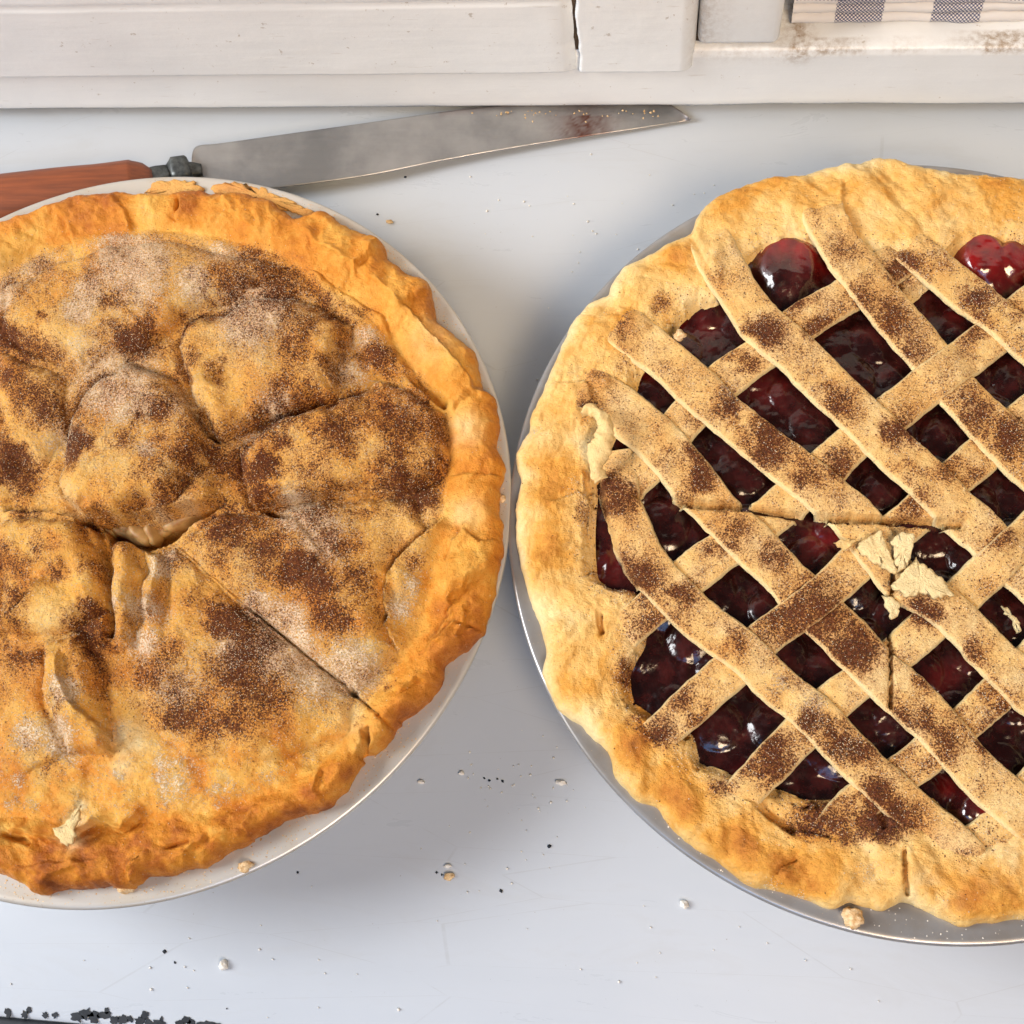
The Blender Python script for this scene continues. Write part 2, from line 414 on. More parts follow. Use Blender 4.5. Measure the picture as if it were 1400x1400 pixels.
sg = box_obj('stile_gap', xe-.001, xs0-.0015, .0045, .02, .0366, zs0+.004, M['grime_and_shade'], frame, bev=0)
bs = box_obj('window_jamb_back', -.7, .7, .046, .06, .0, .32, M['paint'], frame, bev=.001)
ck = box_obj('crack_shadow_gap', xc-.002, xc+.002, .0015, .01, zb+.001, .29, M['grime_and_shade'], frame, bev=0)  # dark strip set inside the crack, stands in for its shadow
ck.name = 'crack_shade_strip'; sg.name = 'grime_line'

# folded cloth on the ledge: three stacked folds
def cloth():
    x0, _ = on_wall(1086, 30, .004); x1 = .42
    n, m = 900, 90
    xs = np.linspace(x0, x1, n)
    prof = []
    y0 = .0095; zt = .0368
    s = np.linspace(0, 1, m)
    # each fold is a half round nose, the noses stacked
    P = []
    for kf in range(3):
        zc = zt+.0020+kf*.0037; rr = .0018
        a = np.linspace(-math.pi/2, math.pi/2, 16)
        yo = y0+.0012*kf
        P += [(yo+.0020-rr*math.cos(t)*1.0, zc+rr*math.sin(t)) for t in a]
    P += [(y, zt+.0114+.0004*math.sin(y*300)) for y in np.linspace(y0+.006, .045, 42)]
    P = np.array(P); m = len(P)
    X = np.repeat(xs[:,None], m, 1); Y = np.tile(P[:,0], (n,1)); Z = np.tile(P[:,1], (n,1))
    L = np.r_[0, np.cumsum(np.hypot(*np.diff(P, axis=0).T))]; Lg = np.tile(L, (n,1))
    Y = Y + .0016*fbm(X*1000, Lg*1000+X*0, 22, 4, 5); Z = Z + .0011*fbm(X*1000, Lg*400, 19, 4, 8)
    per = .0013
    wu = X/per; wvv = Lg/per
    Y = Y - .00012*np.sin(wu*6.283)*np.sin(wvv*6.283)
    # blue blocks placed along the cloth
    ua, _ = on_wall(1144, 22, .008); ub, _ = on_wall(1210, 22, .008); uc, _ = on_wall(1277, 22, .008)
    pitch = uc-ua; ph = ((X-ua) % pitch)
    bu = (ph < (ub-ua)).astype(float)*.92
    bv = (Lg > .0172).astype(float)
    return grid_mesh('checked_cloth', np.stack([X, Y, Z], -1), attrs={'wu': wu, 'wv': wvv, 'blue_u': bu, 'blue_v': bv}, flip=True)
cl = link('folded_towel', cloth(), M['cloth']); cl.matrix_world = ROT
tag(cl, 'folded blue and white checked tea towel lying on the dirty window ledge', 'towel')

# chipped front edge of the tabletop
def chips():
    r = random.Random(5)
    bm = bmesh.new()
    def flake(u, v, ru, rv, z=.0003):
        n = 16; vs = []
        for i in range(n):
            a = 2*math.pi*i/n; q = .65+.7*r.random()
            p = W(u+ru*q*math.cos(a), v+rv*q*math.sin(a), 0)
            vs.append((p[0], p[1]))
        top = [bm.verts.new((x, y, z)) for x, y in vs]; bot = [bm.verts.new((x, y, z-.0006)) for x, y in vs]
        f = bm.faces.new(top)
        for i in range(n): bm.faces.new((top[i], bot[i], bot[(i+1)%n], top[(i+1)%n]))
    for (u, v, a, b) in ((11,1384,4,6),(34,1387,5,5),(40,1380,3,5),(62,1388,4,4),(76,1388,4,4),(106,1390,8,7),(118,1386,9,7),(128,1391,8,7),(143,1388,8,6),(146,1382,3,4),
                         (157,1395,6,5),(168,1394,6,6),(178,1393,4,5),(192,1396,7,7),(199,1388,5,6),(203,1398,5,5),(217,1399,8,5),(221,1393,2,3),(246,1399,7,4),(255,1395,6,5),(262,1398,5,5),(282,1400,10,4),(296,1401,6,3),(310,1405,8,3)):
        flake(u, v, a, b)
    bmesh.ops.recalc_face_normals(bm, faces=bm.faces)
    return bm_mesh('chipped_paint', bm)
cp = link('chipped_paint', chips(), M['dark'], smooth=False)
cp.parent = tt; cp.matrix_parent_inverse = tt.matrix_world.inverted(); cp['kind'] = 'stuff'
be = box_obj('bare_metal_edge', -.75, .75, FRONT-.0045, FRONT+.0003, -.026, .0003, M['dark'], bev=.0012, place=False)
skew_front(be); be.parent = tt

# ------------------------------------------------------------------ dishes
def lathe(prof, n=260):
    P = np.array(prof)/1000; a = np.linspace(0, 2*math.pi, n, endpoint=False)
    V = np.stack([P[:,0][:,None]*np.cos(a), P[:,0][:,None]*np.sin(a), np.repeat(P[:,1][:,None], n, 1)], -1)
    return V
RIM = .0385
cL = np.array([-.158, .1405]); cR = np.array([.087, .138]); rL, rR = 122.6, 123.4
def dish(name, c, R, mat):
    prof = [(.01,0),(60,0),(82,.0),(85,.6),(87.5,2.2),(98,17),(107.5,32),(109,34.2),(111,35.4),(114,36.0),(R-1.2,36.9),(R-.3,37.4),(R,38.2),(R-.2,38.9),(R-.9,39.3),(R-2,39.2),
            (114,38.6),(110.5,37.9),(107.8,36.6),(105.6,33.5),(96,18.5),(85.6,4.8),(83,3.3),(78,3.0),(50,3.0),(.01,3.0)]
    t = empty(name, (c[0], c[1], 0.0004))
    o = link('pan_body', grid_mesh(name, lathe(prof), wrap=True, flip=False), mat, t)
    return t
dl = dish('pie_pan', cL, rL, M['glaze'])
tag(dl, 'pale cream metal pie pan holding the sugared apple pie, overlapping the knife', 'pie pan')
dr = dish('pie_pan', cR, rR, M['glass'])
tag(dr, 'dull grey metal pie pan holding the lattice cherry pie', 'pie pan')

# ------------------------------------------------------------------ outlines to polar functions
def polar(P, c, z, n, fill, closed_gap=True):
    Q = Wn(P, z)[:, :2]-c; a = np.arctan2(Q[:,1], Q[:,0]); r = np.hypot(Q[:,0], Q[:,1])
    o = np.argsort(a); a = a[o]; r = r[o]
    th = np.linspace(-math.pi, math.pi, n, endpoint=False)
    # find the widest unmeasured gap and fill it with a steady radius
    g = np.diff(np.r_[a, a[0]+2*math.pi]); k_ = int(np.argmax(g))
    ex = a[k_]+g[k_]*np.linspace(.12, .88, 8); ex = (ex+math.pi) % (2*math.pi)-math.pi
    a = np.r_[a, ex]; r = np.r_[r, np.full(8, fill)]; o = np.argsort(a); a = a[o]; r = r[o]
    return th, np.interp(th, np.r_[a[-3:]-2*math.pi, a, a[:3]+2*math.pi], np.r_[r[-3:], r, r[:3]])
def smooth_per(r, k_):
    w_ = np.hanning(2*k_+3)[1:-1]; w_ /= w_.sum()
    return np.convolve(np.r_[r[-k_:], r, r[:k_]], w_, 'valid')

# ================================================================== APPLE PIE
OUT_L = [(0,304),(28,296),(57,286),(100,268),(150,262),(190,266),(237,262),(260,259),(290,263),(330,262),(371,274),(405,300),(435,287),(452,291),(465,305),(500,320),(522,330),(528,350),(555,372),(585,383),(590,410),(593,440),(615,455),(645,480),(650,500),(654,534),(672,540),(678,575),(673,603),(687,646),(678,666),(680,700),(684,737),(681,771),(667,831),(661,863),(640,885),(617,900),(603,910),(606,935),(580,961),(548,982),(540,1001),(517,1024),(491,1047),(470,1080),(448,1104),(414,1113),(386,1121),(343,1150),(314,1162),(286,1183),(249,1191),(197,1200),(177,1216),(166,1214),(149,1211),(114,1214),(80,1217),(51,1224),(29,1209),(0,1194)]
IN_L = [(0,365),(50,340),(100,322),(200,312),(300,322),(380,345),(430,385),(500,430),(550,490),(600,548),(612,600),(608,660),(600,720),(585,790),(575,850),(545,910),(500,960),(460,1020),(380,1075),(250,1115),(120,1125),(0,1110)]
NT_L, NR_L = 1150, 330
th, Ro = polar(OUT_L, cL, .043, NT_L, .1145)
_, Ri = polar(IN_L, cL, .046, NT_L, .098)
Ro = smooth_per(Ro, 3)+.0010*np.exp(-((th-.25)/.55)**2); Ri = smooth_per(Ri, 10)
Ro = Ro + .0007*fbm(th*114, th*0, 3.0, 3, 2)
t = np.linspace(0, 1, NR_L)**.82
Rr = t[:,None]*Ro[None]
X = cL[0]+Rr*np.cos(th); Y = cL[1]+Rr*np.sin(th)
U, V = PX(X, Y, .0475)
D = (Ro[None]-Rr)*1000                       # mm inside the outline
Wd = np.maximum((Ro-Ri)*1000, 8)[None]
TH = np.repeat(th[None], NR_L, 0)

def crust_base(D, Wd, TH, U, V, rise, crest):
    wn = fbm(TH*110+D*.55, D*.6, 9, 3, 4)     # slanting crimps
    edge = np.sqrt(np.clip(1-(1-np.clip(D/4.2, 0, 1))**2, 0, 1))
    s = np.clip(D/Wd, 0, 1)
    h = 40.3 + 4.2*edge + crest*np.sin(math.pi*np.clip(s, 0, 1)**.8)*(1+.55*wn)
    h = h + 1.3*wn*edge*(1-s)
    h = h + rise*(1-np.exp(-np.maximum(D-Wd, 0)/28.)) - 1.0*np.exp(-((D-Wd)/2.6)**2)*(.6+.6*wn)
    return h
H = crust_base(D, Wd, TH, U, V, 2.6, 2.9)
inn = ss(.85, 1.15, D/Wd)
wu_ = U+14*fbm(U, V, 60, 3, 1); wv_ = V+14*fbm(U, V, 60, 3, 5)
H += inn*(1.6*fbm(wu_, wv_, 95, 2, 3)+.8*fbm(wu_, wv_, 42, 2, 6)) + (.40-.08*inn)*fbm(wu_, wv_, 16, 3, 9)+.16*fbm(U, V, 5, 2, 11)
# flaky ridges of the rim
H += (1-inn)*(.5*np.abs(fbm(TH*260, D*2.2, 9, 3, 8))+.30*fbm(U, V, 9, 3, 2))

H += ss(960, 1060, V)*(.9*np.abs(fbm(U+V*.4, V*1.3, 34, 4, 9))+.45*fbm(U, V, 13, 3, 6))
def bumpf(u, v, a, b, ang, h):
    c, s = math.cos(math.radians(ang)), math.sin(math.radians(ang))
    x = (U-u)*c+(V-v)*s; y = -(U-u)*s+(V-v)*c
    return .9*h*np.exp(-((np.abs(x)/a)**3.2+(np.abs(y)/b)**3.2))
for b in ((205,585,115,105,10,3.6),(370,480,115,70,25,3.2),(470,610,105,45,-8,2.2),(225,380,105,45,15,1.8),(100,650,50,40,0,1.2),
          (176,800,16,70,0,3.0),(208,800,15,60,4,2.0),(255,900,120,80,20,2.2),(95,900,42,75,5,2.8),(60,740,70,32,0,2.0),(440,750,80,60,40,2.0),
          (300,760,60,35,40,2.2),(480,860,60,50,40,1.6),(110,1010,60,40,-20,2.4),(330,1040,80,40,-15,1.8),(200,1080,60,40,0,1.5),
          (500,390,50,30,40,-1.2),(555,600,30,60,10,-.8),(150,770,12,50,4,-1.5),(230,830,9,48,-5,-1.8),(60,640,45,35,0,-1.8),(300,440,20,50,15,-1.4),(420,410,60,22,20,-1.2),(130,960,10,60,5,-1.0),(410,1000,70,20,-35,-1.),(560,790,22,60,10,1.6),(330,560,26,30,0,-1.2),(30,1080,60,24,10,1.2)):
    H += bumpf(*b)
LOBES = [([(250,465),(265,440),(330,415),(370,405),(430,415),(480,440),(455,500),(460,545),(395,565),(300,600),(270,560),(250,500)],3.4,15),
 ([(82,655),(95,580),(120,540),(180,500),(240,520),(275,580),(290,625),(235,690),(170,705),(112,703)],3.6,18),
 ([(334,618),(400,580),(450,558),(520,520),(580,545),(605,560),(608,640),(560,668),(470,670),(352,690),(334,655)],3.0,14),
 ([(400,690),(560,677),(585,720),(535,770),(525,850),(540,890),(484,938),(410,882),(340,822),(250,740),(305,702),(355,702)],2.0,20),
 ([(212,765),(242,748),(332,828),(400,888),(474,948),(468,1000),(380,1040),(250,1035),(195,985),(188,870),(208,850)],2.0,26),
 ([(152,745),(186,745),(192,800),(183,885),(160,885),(150,800)],2.4,9), ([(200,752),(222,758),(228,800),(215,850),(200,840)],2.0,8),
 ([(0,715),(60,706),(112,714),(135,745),(138,830),(85,868),(0,860)],2.6,16), ([(60,885),(110,865),(130,900),(148,980),(148,1035),(92,1030),(62,950)],3.0,13),
 ([(0,385),(100,345),(200,330),(300,340),(385,360),(325,402),(248,430),(200,485),(100,500),(0,455)],2.4,22), ([(0,482),(85,512),(88,600),(60,640),(0,620)],2.0,18),
 ([(420,365),(520,430),(562,505),(505,512),(472,440),(435,408)],1.8,14),
 ([(0,900),(55,890),(58,960),(80,1040),(0,1060)],1.6,18)]
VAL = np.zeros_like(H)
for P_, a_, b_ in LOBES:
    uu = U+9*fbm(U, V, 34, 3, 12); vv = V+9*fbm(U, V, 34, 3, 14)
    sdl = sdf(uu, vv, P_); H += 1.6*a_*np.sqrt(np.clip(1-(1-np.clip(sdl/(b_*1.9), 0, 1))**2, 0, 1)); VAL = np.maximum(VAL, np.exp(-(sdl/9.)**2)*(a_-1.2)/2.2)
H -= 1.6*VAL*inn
SG = 1.5
def step(poly, pos, neg, lp=30, ln=30, w_=2.2, wig=4):
    global H
    uu = U+wig*fbm(U, V, 14, 3, 12); vv = V+wig*fbm(U, V, 14, 3, 14)
    d, s, r = poly_dist(uu, vv, poly)
    m = ss(0, .12, r)*ss(0, .12, 1-r)
    sd = d*s
    a = ss(-w_, w_, sd)
    H = H + SG*m*(pos*a*np.exp(-d/lp)+neg*(1-a)*np.exp(-d/ln))
def groove(poly, depth, w_, wig=2):
    global H
    uu = U+wig*fbm(U, V, 14, 3, 12); vv = V+wig*fbm(U, V, 14, 3, 14)
    d, s, r = poly_dist(uu, vv, poly)
    H = H - depth*np.exp(-(d/w_)**4)*ss(0, .08, r+.02)*ss(0, .08, 1.02-r)
step([(78,640),(84,680),(118,704),(165,708),(215,706),(262,695),(312,689)], -1.0, 3.6, 25, 45)
step([(352,694),(400,681),(470,673),(565,671)], -1.5, 1.5, 40, 40, 1.6, 2)
step([(334,668),(331,620),(355,598),(400,578),(455,548)], 2.6, -1.6, 40, 20)
step([(610,700),(578,730),(540,765),(524,810),(528,855),(545,900)], -.6, 2.6, 20, 22, 1.6)
step([(0,702),(60,701),(105,708),(140,735)], 1.8, -1.6, 40, 20)
step([(0,862),(30,835),(50,810),(62,790)], 1.6, -1.4, 30, 20)
step([(0,1128),(45,1142),(85,1150),(125,1120),(160,1135),(200,1095)], -1.4, 1.6, 15, 20, 1.8)
step([(405,300),(430,330),(480,360),(530,395),(560,440)], .2, 1.6, 12, 10, 2)
step([(535,400),(575,440),(612,480),(640,510),(650,545)], 1.3, -.8, 14, 10, 2)
step([(238,262),(244,280),(240,300)], -1.0, 1.0, 14, 14, 1.5)
for P_, a_, b_ in (([(520,318),(505,345),(480,372)],1.2,-.6),([(300,262),(318,290),(345,312)],-.5,1.0),([(150,262),(168,285),(175,312)],.9,-.5),([(70,280),(90,305),(95,330)],-.5,.8),([(590,395),(560,405),(545,425)],1.2,-.5),
    ([(672,540),(640,535),(615,560)],.9,-.4),([(684,735),(655,740),(632,720)],-.5,1.0),([(681,775),(640,790),(605,835)],1.2,-.6),([(661,862),(620,850),(590,880)],-.5,1.1),([(606,935),(570,925),(548,950)],1.2,-.5),([(448,1104),(430,1080),(440,1050)],-.5,.9),
    ([(343,1150),(330,1125),(345,1095)],1.0,-.5),([(249,1191),(255,1165),(285,1140)],-.5,1.0),([(177,1216),(170,1185),(205,1160)],1.5,-.6),([(50,1222),(70,1195),(110,1185)],-.4,.8),([(0,1190),(60,1180),(140,1175)],.8,-.3),([(640,700),(610,760),(612,840),(575,900)],-.8,.9),([(650,900),(625,870),(640,820)],-.9,.6)):
    step(P_, a_, b_, 14, 14, 2.0, 5)
step([(610,648),(640,646),(688,645)], .7, -.5, 12, 12, 1.2, 1)
step([(95,890),(92,930),(118,975),(145,1000),(148,1040)], 1.5, -.8, 22, 18)
step([(250,440),(248,480),(262,520),(300,545)], -.8, 1.8, 18, 30)
step([(445,520),(470,560),(490,575)], -.4, 1.0, 18, 20)
for g in (([(266,562),(282,590),(298,604)], 5, 3.2), ([(333,612),(355,598),(392,580),(398,572)], 3, 3.5), ([(390,582),(430,565),(452,548)], 1.5, 2.5),
          ([(140,738),(146,790),(150,840),(147,872)], 6, 6), ([(240,742),(300,795),(335,826)], .8, 2.0), ([(335,826),(400,880),(480,944),(515,975),(542,1001)], 3.5, 1.7),
          ([(474,938),(484,946)], 5, 4), ([(560,508),(578,524),(592,535),(610,550)], 5, 5), ([(0,852),(25,836),(48,812)], 4, 3), ([(110,708),(130,722),(143,740)], 4, 5),
          ([(358,694),(375,702),(398,708)], 4, 4.5), ([(360,690),(400,681),(470,673)], 1.5, 1.6), ([(497,992),(500,1010),(490,1035)], 6, 5), ([(490,1036),(505,1028)], 6, 5),
          ([(543,984),(570,968)], 4, 4), ([(241,268),(242,286)], 3.0, 3), ([(147,958),(150,1020)], 1.2, 2), ([(400,700),(450,760),(410,800)], .8, 6), ([(228,1160),(260,1150)], 1.5, 3), ([(0,1140),(40,1152)], 3, 4)):
    groove(*g)
HOLE = [(132,712),(165,709),(212,710),(240,703),(262,697),(306,690),(285,704),(262,716),(240,736),(222,745),(202,752),(176,742),(150,741)]
sd = sdf(U+3*fbm(U, V, 10, 3, 12), V+3*fbm(U, V, 10, 3, 14), HOLE)
H -= 13*ss(-2.5, 5, sd)
hole_m = ss(0, 4, sd)
# colour fields
toast = .27+.17*(1-inn)+.12*np.exp(-(D/4.0)**2)+.26*fbm(wu_, wv_, 70, 3, 10)
toast += blobs(U, V, [(650,900,60,.12),(670,760,35,.12),(430,1100,100,.06),(200,1160,160,.05),(70,1200,60,.16),(250,275,30,.25),(120,290,60,.15),(20,920,60,.22),(380,1010,80,.15),(600,780,30,.15),(660,520,20,.1),(540,990,40,.18),(100,680,30,-.15)])
low = ss(960, 1060, V)
toast += low*(.34*fbm(U, V, 30, 4, 5, .65)+.05)
pale = blobs(U, V, [(175,1010,22,.8),(165,1050,14,.5),(100,1120,14,.7),(108,1100,8,.8),(95,1145,16,.6),(635,585,22,.4),(545,820,14,.4),(590,460,30,.25),(345,450,50,.25),(630,700,20,.3),(170,800,8,.3),(260,702,14,.9),(220,706,12,.8),(250,720,8,.7),(100,690,18,.3),(640,700,20,.3),(480,985,25,.2),(400,680,10,.7)])
pale = np.clip(pale*(.6+.8*(fbm(U, V, 12, 3, 1)+.5)), 0, 1)
CL = [(15,642,36,1.35),(116,620,26,1.15),(104,612,15,1.1),(185,462,24,1.15),(205,440,22,.7),(8,462,22,1.),(56,440,13,.9),(130,372,22,.6),(325,402,36,.8),(390,380,60,.8),(410,335,40,.65),(495,425,20,.7),(515,492,24,.85),(470,500,35,.55),(410,550,32,.8),(268,505,22,.6),(300,522,16,.8),(392,592,36,1.0),(215,575,25,.85),(250,640,45,.75),(325,640,32,.8),(370,645,22,1.15),(362,672,16,1.1),(570,662,34,1.1),(605,628,14,1.1),(530,650,30,.9),(407,775,26,1.3),(436,800,24,1.0),(385,790,22,.8),(305,735,40,1.0),(330,720,25,.9),(310,855,26,1.3),(335,885,28,.95),(120,862,24,1.15),(128,835,12,1.1),(22,820,26,.8),(78,790,20,.9),(45,770,40,.6),(20,700,60,.4),(270,940,90,.6),(300,992,34,.8),(245,990,30,.85),(60,1052,18,.9),(40,1040,30,.5),(82,975,18,.8),(330,940,55,.6),(485,800,28,.8),(455,850,25,.6),(40,560,60,.55),(10,520,30,.7),(190,620,20,.5),(450,700,70,.5),(540,560,70,.6),(480,600,60,.55),(560,770,16,.5),(535,937,12,.9),(490,990,10,.9),(20,900,20,.6),(50,900,18,.5),(60,390,60,.35),(250,440,30,.4),(160,440,30,.6),(285,400,18,.6),(420,480,30,.5),(440,960,20,.3),(345,880,40,.6),(130,780,20,.5),(360,750,40,.8),(255,770,25,.3),(100,540,60,.35),(30,480,30,.5),(640,500,12,.3),(540,360,25,.25)]
n_c = fbm(U, V, 34, 4, 7, .65); n_c2 = fbm(wu_, wv_, 90, 3, 13)
n_w = fbm(U, V, 22, 4, 2, .7); n_w2 = fbm(U, V, 22, 4, 12, .7)
cinn = blobs(U+20*n_w, V+20*n_w2, CL)*(.85+.8*n_c) + inn*(.30+.26*n_c+.30*n_c2)
cinn += .28*VAL*(.6+1.2*n_c)  # cinnamon in the hollows, also painting relief shade into them
cinn *= .10+.90*ss(.62, 1.05, D/Wd)*(1-.75*ss(960, 1080, V+.0*U))
cinn = np.clip(cinn, 0, 1.5)
SL = [(190,370,55,.9),(268,390,26,.95),(170,345,45,.8),(108,430,22,.9),(125,405,25,.85),(345,440,55,.8),(40,350,40,.6),(410,705,32,.95),(440,735,40,.8),(390,862,36,.9),(350,832,22,.95),(213,628,12,.9),(222,782,16,1.),(205,835,25,.85),(160,828,10,.9),(205,885,26,.75),(100,950,20,1.),(88,1010,26,1.),(40,1005,22,.85),(545,830,16,1.),(480,920,38,.85),(430,930,40,.8),(325,1108,16,.8),(240,1065,26,.5),(170,540,60,.7),(100,600,30,.6),(345,600,30,.5),(232,762,14,.9),(0,395,40,.6),(560,800,20,.6),(380,560,26,.7),(480,520,30,.6),(505,460,26,.5),(250,560,30,.4),(390,890,50,.7),(240,940,50,.45),(140,500,50,.6),(570,560,40,.35),(300,340,50,.5),(320,900,40,.5)]
sugar = blobs(U, V, SL)*(1+.5*n_c2)+.40*inn-.30*n_c
sugar *= .12+.88*ss(.7, 1.25, D/Wd)
sugar += ss(960, 1060, V)*ss(.6, 1.1, D/Wd)*np.clip(fbm(U, V, 20, 3, 2)-.1, 0, 1)*.7
sugar = np.clip(sugar, 0, 1)
pale = np.maximum(pale, hole_m*.2); cinn = np.where(hole_m > .3, cinn*.3+.2, cinn)
# turned-under edge
skirt = []
for (dr_, dz) in ((.0000, -1.1), (-.0012, -2.2), (-.004, -2.6), (-.012, -3.0)):
    skirt.append((Ro+dr_, H[-1]+dz))
V3 = np.stack([X-cL[0], Y-cL[1], H/1000], -1)
sk = np.array([np.stack([r*np.cos(th), r*np.sin(th), np.maximum(h/1000, .0372)], -1) for r, h in skirt])
V3 = np.concatenate([V3, sk]); ex = lambda a: np.concatenate([a, np.repeat(a[-1:], 4, 0)])
pie = empty('apple_pie', (cL[0], cL[1], 0))
tag(pie, 'double crust apple pie dusted with sugar and cinnamon, cut into wedges', 'pie')
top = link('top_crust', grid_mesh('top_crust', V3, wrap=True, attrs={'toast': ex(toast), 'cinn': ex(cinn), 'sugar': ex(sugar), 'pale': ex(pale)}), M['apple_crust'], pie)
shell = lathe([(112,37.6),(108.5,39.5),(106,37.0),(104.5,34),(95,19),(84.5,5.4),(82,3.8),(.01,3.4)])
def shell_obj(mat, parent, k_):
    me = grid_mesh('bottom_crust', shell*[1, 1, 1], wrap=True, flip=True)
    for nme, v in (('toast', .45), ('cinn', 0.), ('sugar', 0.), ('pale', .1)):
        at = me.attributes.new(nme, 'FLOAT', 'POINT'); at.data.foreach_set('value', np.full(len(me.vertices), v, np.float32))
    return link('bottom_crust', me, mat, parent)
shell_obj(M['apple_crust'], pie, 0)

def scatter(Vg, prob, n, seed, lift):
    r = np.random.RandomState(seed); nr, nc = prob.shape
    Pn = Vg[:nr]; A = (np.roll(Pn, -1, 1)-Pn)[:-1]; B = Pn[1:]-Pn[:-1]
    nrm = np.cross(A, B); ar = np.linalg.norm(nrm, axis=-1)
    p = (prob[:-1]*ar).reshape(-1); p /= p.sum()
    idx = r.choice(len(p), n, p=p); i, j = idx//nc, idx % nc
    f, g = r.rand(n, 1), r.rand(n, 1)
    return Pn[i, j]+f*A[i, j]+g*B[i, j]+np.array([0, 0, lift])
vis = (U > -40)*1.0
grains('sugar_grains', scatter(V3, vis*(sugar**1.6+.01)*(1-hole_m), 34000, 3, .00006), .00013, M['sugar'], pie, 1)
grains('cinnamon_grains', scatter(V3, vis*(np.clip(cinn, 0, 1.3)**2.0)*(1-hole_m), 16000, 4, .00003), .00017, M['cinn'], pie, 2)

def lump(name, u, v, z, rx, ry, rz, mat, parent, seed, ang=0, org=None, rough=.25, sub=3, flat=False):
    bm = bmesh.new(); bmesh.ops.create_icosphere(bm, subdivisions=sub, radius=1)
    ca, sa = math.cos(ang), math.sin(ang)
    for q in bm.verts:
        n = float(fbm(np.array(q.co.x*1.3+seed*3.1+q.co.z), np.array(q.co.y*1.3+seed*1.7), 1., 3, seed))
        q.co *= 1+rough*n*1.6
        x, y, zz = q.co.x*rx, q.co.y*ry, q.co.z*rz
        q.co = (x*ca-y*sa, x*sa+y*ca, zz)
    me = bm_mesh(name, bm)
    for nme, vv in (('toast', .3), ('cinn', .1), ('sugar', .1), ('pale', .5)):
        at = me.attributes.new(nme, 'FLOAT', 'POINT'); at.data.foreach_set('value', np.full(len(me.vertices), vv, np.float32))
    o = link(name, me, mat, parent, smooth=not flat)
    p = W(u, v, z)
    o.location = (p[0]-(parent.location.x if parent else 0), p[1]-(parent.location.y if parent else 0), p[2])
    return o
for i, (u, v, z, rx, ry, ang) in enumerate(((168,722,.0365,.0060,.0036,-.3),(190,731,.0385,.0052,.0030,-.6),(209,727,.0382,.0030,.0046,.3),(182,717,.0375,.0046,.0030,.8),(252,710,.0395,.0066,.0028,.45),(150,715,.0368,.0036,.0045,.2),(226,720,.0372,.0040,.0032,1.2))):
    lump('apple_piece', u, v, z, rx, ry, .0036, M['apple'], pie, i+1, ang, rough=.30)

# ================================================================== CHERRY PIE
OUT_R = [(1400,241),(1370,240),(1330,237),(1300,233),(1260,226),(1240,220),(1220,213),(1195,213),(1175,220),(1150,222),(1130,225),(1105,236),(1050,240),(1020,250),(975,268),(955,290),(945,315),(915,330),(880,350),(855,362),(835,385),(832,400),(804,413),(780,440),(764,478),(746,524),(729,555),(721,591),(704,618),(711,656),(705,694),(703,735),(713,779),(723,818),(739,849),(747,897),(741,919),(765,970),(795,991),(829,1024),(847,1070),(875,1096),(898,1101),(921,1137),(952,1160),(983,1176),(1022,1212),(1057,1214),(1100,1228),(1143,1244),(1164,1231),(1207,1247),(1236,1230),(1257,1240),(1311,1266),(1346,1263),(1396,1257)]
IN_R = [(1400,318),(1310,325),(1285,368),(1245,398),(1212,352),(1185,328),(1140,330),(1110,320),(1055,322),(1012,350),(985,395),(940,408),(912,432),(895,470),(862,500),(850,540),(828,585),(805,640),(797,700),(800,795),(858,812),(872,850),(866,890),(845,925),(850,965),(890,992),(936,1012),(945,1050),(985,1068),(1040,1085),(1095,1108),(1150,1108),(1205,1100),(1265,1100),(1310,1130),(1335,1144),(1380,1132),(1400,1112)]
NT_R = 1150
th, Ro = polar(OUT_R, cR, .043, NT_R, .1150)
_, Ri = polar(IN_R, cR, .045, NT_R, .086)
Ro = smooth_per(Ro, 3); Ri = smooth_per(Ri, 5)
# fluted edge
Ro = Ro + .0006*fbm(th*114, th*0+3, 4.0, 3, 5)
tag_ = None
pie2 = empty('cherry_pie', (cR[0], cR[1], 0))
tag(pie2, 'lattice top cherry pie with dark glossy filling and cinnamon dusting', 'pie')
def zlat_mm(U, V, rr):                        # height of the lattice bed over the dish, by radius in m
    return 43.6+2.6*(1-(rr/.10)**2)+.7*fbm(U, V, 120, 2, 3)
CUT = [(868,676),(915,684),(960,691),(1010,694),(1060,702),(1110,710),(1170,713),(1250,716),(1312,722)]
CUT2 = [(1222,770),(1216,830),(1216,900),(1218,968)]
CUT3 = [(1236,1160),(1238,1190),(1242,1225)]
CUT4 = [(812,640),(822,690),(832,735),(845,775),(866,800)]
SG = 1.1
# --- rim crust: from the outline to a little inside the inner boundary
NR = 120
s_ = np.linspace(0, 1, NR)
Rin = Ri-.004
Rr = Rin[None]+(Ro-Rin)[None]*(1-(1-s_[:,None])**1.25)
X = cR[0]+Rr*np.cos(th); Y = cR[1]+Rr*np.sin(th)
U, V = PX(X, Y, .045); D = (Ro[None]-Rr)*1000; Wd = np.maximum((Ro-Ri)*1000, 8)[None]; TH = np.repeat(th[None], NR, 0)
fl_ = np.cos(TH*34+1.2*fbm(TH*40, D*.0, 30, 2, 4))
wn = fbm(TH*110+D*.7, D*.5, 9, 3, 10)
edge = np.sqrt(np.clip(1-(1-np.clip(D/3.6, 0, 1))**2, 0, 1))
s = np.clip(D/Wd, 0, 1.4)
H = 39.9+3.6*edge+1.9*np.sin(math.pi*np.clip(s, 0, 1)**.75)*(1+.5*wn)+.8*fl_*np.exp(-((s-.25)/.22)**2)*edge+.9*wn*edge*(1-np.clip(s,0,1))
